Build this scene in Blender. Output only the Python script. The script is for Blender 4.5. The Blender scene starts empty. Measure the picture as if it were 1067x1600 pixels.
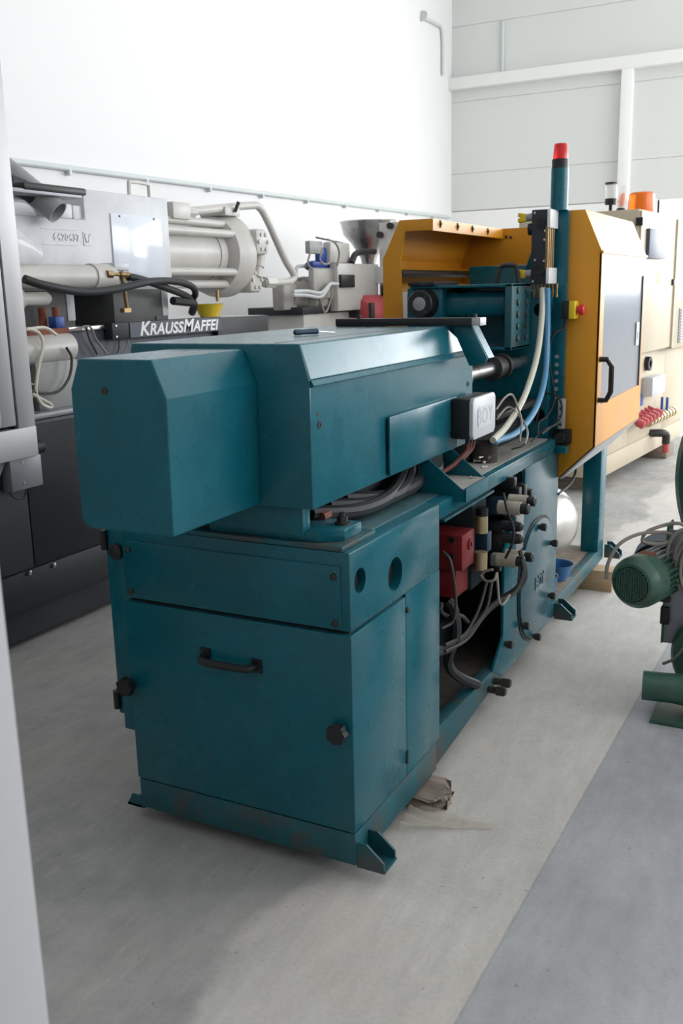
import bpy, bmesh, math, random
from mathutils import Vector, Matrix

random.seed(7)
scene = bpy.context.scene
COL = scene.collection

# ------------------------------------------------------------------ camera
FPX, IW, IH = 1485.08, 1067.0, 1600.0
YAW, PITCH, ROLL = math.radians(-27.498), math.radians(13.1245), math.radians(-1.343)
CAM = Vector((1.062, -2.078, 1.60))
_f = Vector((math.sin(YAW) * math.cos(PITCH), math.cos(YAW) * math.cos(PITCH), -math.sin(PITCH)))
_r0 = Vector((math.cos(YAW), -math.sin(YAW), 0))
_u0 = _r0.cross(_f)
_r = math.cos(ROLL) * _r0 + math.sin(ROLL) * _u0
_u = -math.sin(ROLL) * _r0 + math.cos(ROLL) * _u0
cd = bpy.data.cameras.new('camera')
cam = bpy.data.objects.new('camera', cd)
COL.objects.link(cam)
cam.matrix_world = Matrix(((_r.x, _u.x, -_f.x, CAM.x), (_r.y, _u.y, -_f.y, CAM.y), (_r.z, _u.z, -_f.z, CAM.z), (0, 0, 0, 1)))
cd.sensor_fit = 'HORIZONTAL'
cd.sensor_width = 36.0
cd.lens = 36.0 * FPX / IW
cd.clip_start = 0.02
cd.dof.use_dof = True
cd.dof.focus_distance = 2.9
cd.dof.aperture_fstop = 13.0
scene.camera = cam

# ------------------------------------------------------------------ world, sun, daylight in the openings, exposure
scene.view_settings.view_transform = 'Standard'
scene.view_settings.look = 'None'
scene.view_settings.gamma = 1.0
scene.view_settings.use_curve_mapping = False
scene.view_settings.exposure = 0.28
w = bpy.data.worlds.new('sky'); scene.world = w
w.use_nodes = True
w.node_tree.nodes['Background'].inputs[0].default_value = (0.86, 0.93, 1.0, 1)
w.node_tree.nodes['Background'].inputs[1].default_value = 1.0
sd = bpy.data.lights.new('sun', 'SUN'); sd.energy = 5.0; sd.angle = 0.01; sd.color = (1, .95, .88)
sun = bpy.data.objects.new('sun', sd); COL.objects.link(sun)
sun.rotation_euler = Vector((0.10, -1.0, -0.74)).to_track_quat('-Z', 'Y').to_euler()

def area(name, loc, direction, sx, sy, power, color):
    l = bpy.data.lights.new(name, 'AREA'); l.shape = 'RECTANGLE'; l.size = sx; l.size_y = sy
    l.energy = power; l.color = color
    o = bpy.data.objects.new(name, l); COL.objects.link(o)
    o.location = loc
    o.rotation_euler = Vector(direction).to_track_quat('-Z', 'Y').to_euler()
    return o
area('daylight_window', (7.38, 6.0, 3.3), (-1, 0, -0.12), 11.6, 3.0, 430, (0.97, 0.985, 1.0))
area('daylight_gate', (3.4, 11.95, 2.85), (0, -1, 0), 6.2, 2.7, 450, (0.93, 0.97, 1.0))

# ------------------------------------------------------------------ helpers
def ray(px, py):
    return ((px - IW / 2) * _r - (py - IH / 2) * _u + FPX * _f).normalized()
def A(px, py, x=None, y=None, z=None):
    """pixel -> point on the plane x=, y= or z= of the place"""
    d = ray(px, py)
    i, v = (0, x) if x is not None else (1, y) if y is not None else (2, z)
    return CAM + d * ((v - CAM[i]) / d[i])
def depth(p):
    return (Vector(p) - CAM).dot(_f)

ORG = {}
class B:
    """collects shapes into one mesh"""
    def __init__(s): s.bm = bmesh.new()
    def _ring(s, pts): return [s.bm.verts.new(p) for p in pts]
    def box(s, x0, x1, y0, y1, z0, z1):
        v = s._ring([(x, y, z) for x in (x0, x1) for y in (y0, y1) for z in (z0, z1)])
        for q in ((0, 1, 3, 2), (4, 6, 7, 5), (0, 4, 5, 1), (2, 3, 7, 6), (0, 2, 6, 4), (1, 5, 7, 3)):
            s.bm.faces.new([v[i] for i in q])
        return s
    def obox(s, c, size, m):
        """box of size centred on c, turned by 3x3 matrix m"""
        c = Vector(c); h = Vector(size) / 2
        v = s._ring([c + m @ Vector((sx * h.x, sy * h.y, sz * h.z)) for sx in (-1, 1) for sy in (-1, 1) for sz in (-1, 1)])
        for q in ((0, 1, 3, 2), (4, 6, 7, 5), (0, 4, 5, 1), (2, 3, 7, 6), (0, 2, 6, 4), (1, 5, 7, 3)):
            s.bm.faces.new([v[i] for i in q])
        return s
    def prism(s, pts, axis, a, b):
        def P(p, t):
            return (t, p[0], p[1]) if axis == 'x' else (p[0], t, p[1]) if axis == 'y' else (p[0], p[1], t)
        l0 = s._ring([P(p, a) for p in pts]); l1 = s._ring([P(p, b) for p in pts]); n = len(pts)
        s.bm.faces.new(l0[::-1]); s.bm.faces.new(l1)
        for i in range(n): s.bm.faces.new((l0[i], l0[(i + 1) % n], l1[(i + 1) % n], l1[i]))
        return s
    def hexa(s, a, b):
        """two quads joined"""
        l0 = s._ring(a); l1 = s._ring(b); n = len(a)
        s.bm.faces.new(l0[::-1]); s.bm.faces.new(l1)
        for i in range(n): s.bm.faces.new((l0[i], l0[(i + 1) % n], l1[(i + 1) % n], l1[i]))
        return s
    def lathe(s, o, d, prof, n=24, close=True):
        """prof = [(t along d, radius)]"""
        o = Vector(o); d = Vector(d).normalized()
        e = d.orthogonal().normalized(); g = d.cross(e)
        rings = []
        for t, r in prof:
            if r <= 1e-6: rings.append([s.bm.verts.new(o + d * t)])
            else: rings.append([s.bm.verts.new(o + d * t + (e * math.cos(2 * math.pi * k / n) + g * math.sin(2 * math.pi * k / n)) * r) for k in range(n)])
        for a, b in zip(rings, rings[1:]):
            if len(a) == 1 and len(b) == 1: continue
            for k in range(n):
                k2 = (k + 1) % n
                if len(a) == 1: s.bm.faces.new((a[0], b[k2], b[k]))
                elif len(b) == 1: s.bm.faces.new((a[k], a[k2], b[0]))
                else: s.bm.faces.new((a[k], a[k2], b[k2], b[k]))
        if close:
            if len(rings[0]) > 1: s.bm.faces.new(rings[0][::-1])
            if len(rings[-1]) > 1: s.bm.faces.new(rings[-1])
        return s
    def cyl(s, p0, p1, r, r1=None, n=20):
        p0, p1 = Vector(p0), Vector(p1)
        return s.lathe(p0, p1 - p0, [(0, r), ((p1 - p0).length, r if r1 is None else r1)], n)
    def tube(s, pts, r, n=10, smooth=6):
        pts = [Vector(p) for p in pts]
        if smooth > 1 and len(pts) > 2:
            q = []
            P = [pts[0] * 2 - pts[1]] + pts + [pts[-1] * 2 - pts[-2]]
            for i in range(1, len(P) - 2):
                for k in range(smooth):
                    t = k / smooth
                    q.append(0.5 * ((2 * P[i]) + (P[i + 1] - P[i - 1]) * t + (2 * P[i - 1] - 5 * P[i] + 4 * P[i + 1] - P[i + 2]) * t * t + (3 * P[i] - P[i - 1] - 3 * P[i + 1] + P[i + 2]) * t ** 3))
            q.append(pts[-1]); pts = q
        e = None; rings = []
        for i, p in enumerate(pts):
            d = (pts[min(i + 1, len(pts) - 1)] - pts[max(i - 1, 0)]).normalized()
            e = d.orthogonal().normalized() if e is None else (e - d * e.dot(d)).normalized()
            g = d.cross(e)
            rings.append([s.bm.verts.new(p + (e * math.cos(2 * math.pi * k / n) + g * math.sin(2 * math.pi * k / n)) * r) for k in range(n)])
        for a, b in zip(rings, rings[1:]):
            for k in range(n): s.bm.faces.new((a[k], a[(k + 1) % n], b[(k + 1) % n], b[k]))
        s.bm.faces.new(rings[0][::-1]); s.bm.faces.new(rings[-1])
        return s
    def mk(s, name, mat, parent=None, bev=0.0, seg=2, ang=32, loc=None, cut=None):
        bm = s.bm
        o0 = ORG.get(parent.name, Vector()) if parent else Vector()
        if loc is None: loc = Vector()
        bmesh.ops.recalc_face_normals(bm, faces=bm.faces)
        if bev > 0:
            ed = [e for e in bm.edges if len(e.link_faces) == 2 and e.calc_face_angle(0) > math.radians(25)]
            bmesh.ops.bevel(bm, geom=ed, offset=bev, segments=seg, affect='EDGES', profile=0.5, clamp_overlap=True)
        me = bpy.data.meshes.new(name)
        bm.to_mesh(me); bm.free()
        if cut is not None:
            me = boolean(me, cut)
        me.transform(Matrix.Translation(-(o0 if parent else Vector(loc))))
        me.materials.clear(); me.materials.append(M[mat])
        for p in me.polygons: p.use_smooth = True
        me.set_sharp_from_angle(angle=math.radians(ang))
        o = bpy.data.objects.new(name, me); COL.objects.link(o)
        if parent: o.parent = parent; ORG[o.name] = o0
        else: o.location = loc; ORG[o.name] = Vector(loc)
        return o

def boolean(me, cutter):
    a = bpy.data.objects.new('tmp_a', me); COL.objects.link(a)
    bmesh.ops.recalc_face_normals(cutter.bm, faces=cutter.bm.faces)
    cm = bpy.data.meshes.new('tmp_c'); cutter.bm.to_mesh(cm); cutter.bm.free()
    c = bpy.data.objects.new('tmp_c', cm); COL.objects.link(c)
    md = a.modifiers.new('b', 'BOOLEAN'); md.object = c; md.operation = 'DIFFERENCE'; md.solver = 'EXACT'
    dg = bpy.context.evaluated_depsgraph_get()
    out = bpy.data.meshes.new_from_object(a.evaluated_get(dg))
    bpy.data.objects.remove(a); bpy.data.objects.remove(c)
    return out

def thing(name, label, cat, loc, group=None, rz=0.0):
    o = bpy.data.objects.new(name, None); COL.objects.link(o)
    o.location = loc; o.rotation_euler = (0, 0, rz); o.empty_display_size = 0.1
    ORG[o.name] = Vector(loc) if rz == 0 else Vector()
    return tag(o, label, cat, group)
def tag(o, label, cat, group=None):
    o['label'] = label; o['category'] = cat
    if group: o['group'] = group
    return o
def st(o, label=None):
    o['kind'] = 'structure'
    if label: o['label'] = label
    return o
def again(src, parent, pos, rot=None, name=None):
    """copy of a part sharing its mesh, at a world position"""
    c = src.copy(); COL.objects.link(c)
    if name: c.name = name
    c.parent = parent; c.location = Vector(pos) - ORG.get(parent.name, Vector())
    if rot is not None: c.rotation_euler = rot
    ORG[c.name] = ORG.get(parent.name, Vector())
    return c
PROTO = {}
def piece(kind, builder, mat, parent, pos, rot=None, **kw):
    """a small repeated part: the mesh is made once, about its own origin, then shared"""
    key = (kind, mat)
    if key not in PROTO:
        b = B(); builder(b)
        bm = b.bm; bmesh.ops.recalc_face_normals(bm, faces=bm.faces)
        me = bpy.data.meshes.new(kind); bm.to_mesh(me); bm.free()
        me.materials.append(M[mat])
        for p in me.polygons: p.use_smooth = True
        me.set_sharp_from_angle(angle=math.radians(32))
        PROTO[key] = me
    o = bpy.data.objects.new(kind, PROTO[key]); COL.objects.link(o)
    o.parent = parent; o.location = Vector(pos) - ORG.get(parent.name, Vector())
    if rot is not None: o.rotation_euler = rot
    ORG[o.name] = ORG.get(parent.name, Vector())
    return o
def text(name, body, size, mat, parent, pos, rot, extrude=0.001, shear=0.0, offset=0.0, small_caps=None, spacing=1.0, align='CENTER', width=None):
    cu = bpy.data.curves.new(name, 'FONT'); cu.body = body; cu.size = size; cu.extrude = extrude; cu.shear = shear
    cu.offset = offset; cu.align_x = align; cu.align_y = 'CENTER'; cu.space_character = spacing
    if small_caps:
        cu.small_caps_scale = small_caps
        for i, ch in enumerate(body):
            if ch.islower(): cu.body_format[i].use_small_caps = True
    cu.materials.append(M[mat])
    tmp = bpy.data.objects.new('tmp_text', cu); COL.objects.link(tmp)
    me = bpy.data.meshes.new_from_object(tmp.evaluated_get(bpy.context.evaluated_depsgraph_get()))
    bpy.data.objects.remove(tmp); me.materials.clear(); me.materials.append(M[mat])
    xs = [v.co.x for v in me.vertices]
    if width: me.transform(Matrix.Diagonal((width / (max(xs) - min(xs)), 1, 1, 1)))
    o = bpy.data.objects.new(name, me); COL.objects.link(o)
    o.parent = parent; o.location = Vector(pos) - ORG.get(parent.name, Vector()); o.rotation_euler = rot
    return o
FACE_PX = (math.pi / 2, 0, math.pi / 2)     # text that reads along +Y on a face looking to +X
FACE_NY = (math.pi / 2, 0, 0)               # text that reads along +X on a face looking to -Y
RX90 = (math.pi / 2, 0, 0); RY90 = (0, math.pi / 2, 0)

# ------------------------------------------------------------------ materials
M = {}
def mat(name, col, rough=0.5, metal=0.0, var=0.12, scale=6.0, bump=0.0, bscale=120.0, dirt=None, dirt_amt=0.0, dscale=3.0, spec=0.5, coat=0.0, trans=0.0, alpha=1.0, emit=0.0, ior=1.45, stretch=None, rvar=0.1, sheen=0.0, dlo=0.52, dspan=0.26):
    m = bpy.data.materials.new(name); m.use_nodes = True
    nt = m.node_tree; N = nt.nodes; L = nt.links
    p = N['Principled BSDF']
    tc = N.new('ShaderNodeTexCoord'); mp = N.new('ShaderNodeMapping'); L.new(tc.outputs['Object'], mp.inputs[0])
    if stretch: mp.inputs['Scale'].default_value = stretch
    nz = N.new('ShaderNodeTexNoise'); nz.inputs['Scale'].default_value = scale; nz.inputs['Detail'].default_value = 8; nz.inputs['Roughness'].default_value = 0.62
    L.new(mp.outputs[0], nz.inputs['Vector'])
    cr = N.new('ShaderNodeValToRGB')
    c = Vector(col)
    cr.color_ramp.elements[0].position = 0.3; cr.color_ramp.elements[1].position = 0.7
    cr.color_ramp.elements[0].color = (*(c * (1 - var)), 1); cr.color_ramp.elements[1].color = (*[min(1, v) for v in c * (1 + var)], 1)
    L.new(nz.outputs['Fac'], cr.inputs[0])
    out = cr.outputs[0]
    if dirt:
        n2 = N.new('ShaderNodeTexNoise'); n2.inputs['Scale'].default_value = dscale; n2.inputs['Detail'].default_value = 12; n2.inputs['Roughness'].default_value = 0.72
        L.new(mp.outputs[0], n2.inputs['Vector'])
        r2 = N.new('ShaderNodeValToRGB'); r2.color_ramp.elements[0].position = dlo; r2.color_ramp.elements[1].position = dlo + dspan
        r2.color_ramp.elements[0].color = (0, 0, 0, 1); r2.color_ramp.elements[1].color = (dirt_amt,) * 3 + (1,)
        L.new(n2.outputs['Fac'], r2.inputs[0])
        mx = N.new('ShaderNodeMix'); mx.data_type = 'RGBA'
        L.new(r2.outputs[0], mx.inputs[0]); L.new(out, mx.inputs[6]); mx.inputs[7].default_value = (*dirt, 1)
        out = mx.outputs[2]
    L.new(out, p.inputs['Base Color'])
    mr = N.new('ShaderNodeMapRange'); mr.inputs[3].default_value = max(0.02, rough - rvar); mr.inputs[4].default_value = min(1, rough + rvar)
    L.new(nz.outputs['Fac'], mr.inputs[0]); L.new(mr.outputs[0], p.inputs['Roughness'])
    p.inputs['Metallic'].default_value = metal
    p.inputs['Specular IOR Level'].default_value = spec
    p.inputs['Coat Weight'].default_value = coat
    p.inputs['Sheen Weight'].default_value = sheen; p.inputs['Sheen Roughness'].default_value = 0.4
    p.inputs['Transmission Weight'].default_value = trans
    p.inputs['Alpha'].default_value = alpha
    p.inputs['IOR'].default_value = ior
    if emit:
        p.inputs['Emission Color'].default_value = (*col, 1); p.inputs['Emission Strength'].default_value = emit
    if bump:
        nb = N.new('ShaderNodeTexNoise'); nb.inputs['Scale'].default_value = bscale; nb.inputs['Detail'].default_value = 3
        L.new(mp.outputs[0], nb.inputs['Vector'])
        bp = N.new('ShaderNodeBump'); bp.inputs['Strength'].default_value = bump; bp.inputs['Distance'].default_value = 0.002
        L.new(nb.outputs['Fac'], bp.inputs['Height']); L.new(bp.outputs[0], p.inputs['Normal'])
    M[name] = m
    return m
mat('teal', (0.001, 0.100, 0.134), 0.27, var=0.14, scale=5, bump=0.10, bscale=260, dirt=(0.10, 0.15, 0.15), dirt_amt=0.13, dscale=4, spec=0.42, sheen=0.06)
mat('teal_worn', (0.008, 0.085, 0.105), 0.5, var=0.25, scale=9, bump=0.2, bscale=90, dirt=(0.07, 0.062, 0.052), dirt_amt=0.9, dscale=6, dlo=0.47, dspan=0.13)
mat('orange', (0.66, 0.28, 0.012), 0.42, var=0.10, scale=3, bump=0.06, bscale=200, dirt=(0.22, 0.12, 0.03), dirt_amt=0.22, dscale=6)
mat('black', (0.012, 0.012, 0.013), 0.45, var=0.3, scale=20)
mat('dark_steel', (0.045, 0.043, 0.042), 0.5, metal=0.6, var=0.3, scale=18, dirt=(0.10, 0.07, 0.05), dirt_amt=0.5)
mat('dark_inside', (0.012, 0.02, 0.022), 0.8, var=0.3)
mat('grime', (0.05, 0.042, 0.035), 0.9, var=0.5, scale=14)
mat('dusty_top', (0.06, 0.14, 0.155), 0.62, var=0.3, scale=10, dirt=(0.20, 0.18, 0.155), dirt_amt=0.85, dscale=5)
mat('dust_grey', (0.36, 0.345, 0.315), 0.75, var=0.15, scale=8, dirt=(0.16, 0.22, 0.22), dirt_amt=0.6, dscale=6)
mat('steel', (0.55, 0.55, 0.55), 0.28, metal=1.0, var=0.15, scale=12)
mat('drum_steel', (0.62, 0.60, 0.56), 0.35, metal=0.85, var=0.12, scale=5, dirt=(0.3, 0.27, 0.22), dirt_amt=0.4)
mat('aluminium', (0.46, 0.46, 0.47), 0.5, metal=0.5, var=0.05, scale=4, stretch=(1, 1, 0.1))
mat('grey_panel', (0.27, 0.28, 0.30), 0.45, metal=0.35, var=0.08, scale=3)
mat('enamel', (0.52, 0.505, 0.475), 0.36, var=0.06, scale=4, bump=0.12, bscale=60, dirt=(0.36, 0.33, 0.29), dirt_amt=0.35, dscale=5)
mat('enamel_grey', (0.36, 0.345, 0.32), 0.42, var=0.10, scale=6, dirt=(0.18, 0.16, 0.13), dirt_amt=0.5, dscale=7)
mat('cast_grey', (0.58, 0.59, 0.62), 0.42, var=0.08, scale=7, bump=0.35, bscale=45, dirt=(0.36, 0.35, 0.35), dirt_amt=0.4, dscale=6)
mat('anthracite', (0.022, 0.024, 0.030), 0.48, var=0.15, scale=4, dirt=(0.05, 0.05, 0.05), dirt_amt=0.3)
mat('slate', (0.065, 0.075, 0.105), 0.5, var=0.15, scale=5, dirt=(0.10, 0.10, 0.11), dirt_amt=0.4)
mat('foot_grey', (0.085, 0.085, 0.085), 0.55, var=0.15)
mat('lettering', (0.85, 0.86, 0.86), 0.5, var=0.02)
mat('cream', (0.50, 0.43, 0.315), 0.5, var=0.05, scale=3, dirt=(0.55, 0.47, 0.35), dirt_amt=0.3, dscale=4)
mat('green', (0.045, 0.115, 0.082), 0.4, var=0.2, scale=7, bump=0.1, bscale=80, dirt=(0.10, 0.07, 0.05), dirt_amt=0.6, dscale=6)
mat('rust', (0.22, 0.07, 0.04), 0.75, var=0.35, scale=14)
mat('red', (0.20, 0.012, 0.014), 0.5, var=0.25, scale=9, dirt=(0.06, 0.03, 0.03), dirt_amt=0.6)
mat('bright_red', (0.62, 0.03, 0.03), 0.4, var=0.1)
mat('tank_red', (0.45, 0.07, 0.08), 0.5, var=0.1)
mat('gold', (0.55, 0.45, 0.26), 0.4, metal=0.6, var=0.15, dirt=(0.14, 0.11, 0.08), dirt_amt=0.6)
mat('solenoid', (0.48, 0.43, 0.34), 0.5, metal=0.2, var=0.15, dirt=(0.16, 0.13, 0.10), dirt_amt=0.7, dscale=8)
mat('brass', (0.26, 0.18, 0.09), 0.38, metal=0.9, var=0.2)
mat('navy', (0.012, 0.045, 0.085), 0.5, var=0.2, dirt=(0.06, 0.05, 0.05), dirt_amt=0.5)
mat('motor_blue', (0.015, 0.06, 0.30), 0.45, var=0.15)
mat('rubber', (0.016, 0.017, 0.019), 0.6, var=0.25)
mat('cable_grey', (0.27, 0.245, 0.215), 0.6, var=0.12)
mat('cable_dark', (0.05, 0.047, 0.044), 0.6, var=0.2)
mat('brown_hose', (0.13, 0.035, 0.022), 0.5, var=0.2)
mat('white_hose', (0.62, 0.60, 0.50), 0.35, var=0.06)
mat('blue_hose', (0.09, 0.27, 0.46), 0.32, var=0.06)
mat('blue_bowl', (0.035, 0.15, 0.36), 0.42, var=0.12, dirt=(0.10, 0.12, 0.14), dirt_amt=0.5)
mat('yellow_bowl', (0.60, 0.43, 0.02), 0.4, var=0.1)
mat('yellow', (0.75, 0.52, 0.02), 0.45, var=0.08)
mat('wood', (0.42, 0.30, 0.18), 0.75, var=0.22, scale=6, stretch=(1, 12, 12), bump=0.2, bscale=30)
mat('old_wood', (0.25, 0.205, 0.165), 0.85, var=0.4, scale=9, stretch=(1, 5, 5), bump=0.6, bscale=25)
mat('white_plastic', (0.78, 0.78, 0.78), 0.5, var=0.03)
mat('light_grey', (0.55, 0.56, 0.58), 0.45, var=0.05)
mat('mid_grey', (0.30, 0.30, 0.30), 0.5, var=0.1)
mat('paper', (0.85, 0.85, 0.85), 0.8, var=0.02)
mat('print', (0.25, 0.25, 0.27), 0.8, var=0.02)
mat('embossed', (0.42, 0.44, 0.50), 0.45, var=0.04)
mat('red_lens', (0.85, 0.02, 0.025), 0.25, var=0.04, trans=0.35, rvar=0.02)
mat('orange_lens', (0.95, 0.20, 0.005), 0.25, var=0.04, trans=0.35, rvar=0.02)
mat('clear_lens', (0.90, 0.90, 0.90), 0.1, var=0.01, alpha=0.35, rvar=0.03)
mat('polycarbonate', (0.40, 0.43, 0.48), 0.2, var=0.06, scale=3, alpha=0.5, spec=0.12, rvar=0.03)
mat('frosted_plate', (0.74, 0.78, 0.86), 0.13, var=0.05, scale=3, alpha=0.93, spec=0.9, rvar=0.05)
mat('dark_glass', (0.12, 0.14, 0.17), 0.08, var=0.05, alpha=0.75, spec=0.7, rvar=0.03)
mat('film', (0.62, 0.55, 0.44), 0.2, var=0.12, alpha=0.38, rvar=0.05)
mat('wall_white', (0.80, 0.795, 0.79), 0.85, var=0.012, scale=1.2, bump=0.05, bscale=300)
mat('sandwich_panel', (0.70, 0.715, 0.69), 0.6, var=0.012, scale=1)
mat('beam_white', (0.88, 0.88, 0.865), 0.5, var=0.01)
mat('conduit', (0.60, 0.65, 0.64), 0.45, var=0.03)
mat('ceiling_white', (0.8, 0.8, 0.79), 0.8, var=0.02)
mat('front_grey', (0.55, 0.55, 0.56), 0.85, var=0.02)
mat('jamb_white', (0.52, 0.52, 0.53), 0.6, var=0.02)
mat('yard', (0.6, 0.58, 0.54), 0.9, var=0.1)

def floor_material():
    m = bpy.data.materials.new('concrete'); m.use_nodes = True
    nt = m.node_tree; N = nt.nodes; L = nt.links; p = N['Principled BSDF']
    tc = N.new('ShaderNodeTexCoord')
    def noise(scale, detail=8, rough=0.6, stretch=None):
        n = N.new('ShaderNodeTexNoise'); n.inputs['Scale'].default_value = scale; n.inputs['Detail'].default_value = detail; n.inputs['Roughness'].default_value = rough
        mp = N.new('ShaderNodeMapping'); L.new(tc.outputs['Object'], mp.inputs[0])
        if stretch: mp.inputs['Scale'].default_value = stretch[:3]; mp.inputs['Rotation'].default_value[2] = stretch[3]
        L.new(mp.outputs[0], n.inputs['Vector']); return n.outputs['Fac']
    def ramp(src, a, b, ca=(0, 0, 0), cb=(1, 1, 1)):
        r = N.new('ShaderNodeValToRGB'); r.color_ramp.elements[0].position = a; r.color_ramp.elements[1].position = b
        r.color_ramp.elements[0].color = (*ca, 1); r.color_ramp.elements[1].color = (*cb, 1); L.new(src, r.inputs[0]); return r.outputs[0]
    def mix(f, a, b):
        x = N.new('ShaderNodeMix'); x.data_type = 'RGBA'
        if isinstance(f, float): x.inputs[0].default_value = f
        else: L.new(f, x.inputs[0])
        for i, v in ((6, a), (7, b)):
            if isinstance(v, tuple): x.inputs[i].default_value = (*v, 1)
            else: L.new(v, x.inputs[i])
        return x.outputs[2]
    def math_(op, a, b=None):
        x = N.new('ShaderNodeMath'); x.operation = op
        for i, v in ((0, a), (1, b)):
            if v is None: continue
            if isinstance(v, (int, float)): x.inputs[i].default_value = v
            else: L.new(v, x.inputs[i])
        return x.outputs[0]
    sep = N.new('ShaderNodeSeparateXYZ'); L.new(tc.outputs['Object'], sep.inputs[0])
    big = noise(0.9, 6); mid = noise(5, 8, .65); fine = noise(70, 6, .7)
    base = mix(ramp(big, .35, .65), (0.31, 0.31, 0.305), (0.40, 0.39, 0.375))
    base = mix(ramp(mid, .4, .75), base, (0.46, 0.45, 0.43))
    # pale cement dust spread in a band beside the machine, brown sweepings further back
    wob = math_('MULTIPLY', math_('SUBTRACT', big, 0.5), 0.7)
    xs = math_('ADD', sep.outputs[0], wob)
    lo = N.new('ShaderNodeMapRange'); lo.interpolation_type = 'SMOOTHSTEP'; L.new(math_('ADD', xs, math_('MULTIPLY', sep.outputs[1], 0.0)), lo.inputs[0])
    lo.inputs[1].default_value = DUST[0] - .03; lo.inputs[2].default_value = DUST[0] + .05
    dust = math_('MULTIPLY', lo.outputs[0], ramp(big, .2, .5, (.55,) * 3, (1, 1, 1)))
    base = mix(math_('MULTIPLY', dust, 0.85), base, (0.64, 0.61, 0.57))
    tan = ramp(noise(1.6, 9, .7), .5, .72)
    base = mix(math_('MULTIPLY', tan, 0.4), base, (0.40, 0.335, 0.255))
    # scratches and streaks dragged along the hall
    streak = ramp(noise(9, 6, .6, (6, .5, 1, .35)), .58, .74)
    base = mix(math_('MULTIPLY', streak, 0.5), base, (0.55, 0.53, 0.50))
    # the newer, smoother slab beyond the joint
    jx = math_('SUBTRACT', sep.outputs[0], math_('ADD', math_('MULTIPLY', sep.outputs[1], JOINT[1]), JOINT[0]))
    new = math_('GREATER_THAN', math_('ADD', jx, math_('MULTIPLY', math_('SUBTRACT', fine, .5), .015)), 0.0)
    slab2 = mix(ramp(noise(1.8, 7, .6), .35, .7), (0.38, 0.383, 0.398), (0.46, 0.46, 0.472))
    base = mix(new, base, slab2)
    line = math_('LESS_THAN', math_('ABSOLUTE', jx), 0.004)
    base = mix(math_('MULTIPLY', line, 0.35), base, (0.24, 0.23, 0.22))
    speck = ramp(noise(38, 3, .5), .69, .74)
    base = mix(math_('MULTIPLY', speck, 0.5), base, (0.17, 0.155, 0.14))
    base = mix(math_('MULTIPLY', ramp(fine, .35, .7), 0.18), base, (0.25, 0.245, 0.24))
    mott = ramp(noise(3.2, 12, .72), .3, .72, (.86, .86, .86), (1.10, 1.10, 1.09))
    scr = ramp(noise(7, 9, .7, (2.2, .6, 1, .6)), .34, .62, (.90, .90, .90), (1.05, 1.05, 1.05))
    for f_ in (mott, scr):
        mu = N.new('ShaderNodeMix'); mu.data_type = 'RGBA'; mu.blend_type = 'MULTIPLY'; mu.inputs[0].default_value = 1.0
        L.new(base, mu.inputs[6]); L.new(f_, mu.inputs[7]); base = mu.outputs[2]
    L.new(base, p.inputs['Base Color'])
    rr = N.new('ShaderNodeMapRange'); rr.inputs[3].default_value = .5; rr.inputs[4].default_value = .85; L.new(mid, rr.inputs[0]); L.new(rr.outputs[0], p.inputs['Roughness'])
    p.inputs['Specular IOR Level'].default_value = 0.35
    bp = N.new('ShaderNodeBump'); bp.inputs['Strength'].default_value = .25; bp.inputs['Distance'].default_value = .004
    L.new(math_('ADD', fine, math_('MULTIPLY', mid, 1.5)), bp.inputs['Height']); L.new(bp.outputs[0], p.inputs['Normal'])
    M['concrete'] = m
_j1, _j2 = A(716, 1590, z=0), A(958, 1160, z=0)
_js = (_j2.x - _j1.x) / (_j2.y - _j1.y)
JOINT = (_j1.x - _js * _j1.y, _js)
DUST = (A(400, 1480, z=0).x, 0)
floor_material()

# ------------------------------------------------------------------ the hall
XL, XR, YB, YF, ZC = -4.3, 7.5, 12.05, -1.6, 6.5
st(B().box(XL - .2, XR + .2, YF - 2.4, YB + .2, -.15, 0).mk('floor', 'concrete'), 'grey dusty concrete floor with a joint')
st(B().box(XL - 6, XR + 12, YB + .2, YB + 22, -.16, -.01).mk('ground', 'yard'), 'sunlit paved yard outside the gate')
st(B().box(XL - .2, XL, YF, YB + .2, 0, ZC).mk('wall_left', 'wall_white'), 'white plastered hall wall')
# back wall: a frame of sandwich panels with a gate opening
GX0, GXM, GX1, GZ, GZ2 = -1.3, 0.25, 6.6, 2.72, 4.25
wb = bpy.data.objects.new('wall_back', None); COL.objects.link(wb); ORG['wall_back'] = Vector(); st(wb, 'pale sandwich panel end wall with beam and open gate')
zs = [2.72, 3.25, 4.25, 5.27, 6.5]
for a, b in zip(zs, zs[1:]):
    B().box(XL, GXM if b < 4.3 else XR, YB, YB + .15, a + .002, b - .002).mk('panel', 'sandwich_panel', wb, bev=.003, seg=1)
    B().box(XL, GXM if b < 4.3 else XR, YB + .012, YB + .16, a, b).mk('backing', 'sandwich_panel', wb)
B().box(XL, GX0, YB + .004, YB + .15, 0, GZ - .012).mk('plinth_panel', 'beam_white', wb)
B().box(GX1, XR, YB + .004, YB + .15, 0, GZ2).mk('plinth_panel', 'beam_white', wb)
bz = A(705, 132, y=YB - .1).z
B().box(XL, XR, YB - .14, YB, bz - .08, bz + .08).mk('beam', 'beam_white', wb, bev=.006)
pxx = A(977, 200, y=YB - .1).x
B().box(pxx - .075, pxx + .075, YB - .139, YB, 2.72, bz - .08).mk('post', 'beam_white', wb, bev=.006)
B().box(GX0 - .1, GX0, YB - .05, YB + .16, 0, GZ).mk('gate_jamb', 'beam_white', wb)
B().box(GX1, GX1 + .1, YB - .05, YB + .16, 0, GZ2).mk('gate_jamb', 'beam_white', wb)
B().box(GXM, GXM + .12, YB - .05, YB + .16, GZ, GZ2).mk('gate_jamb', 'beam_white', wb)
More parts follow.
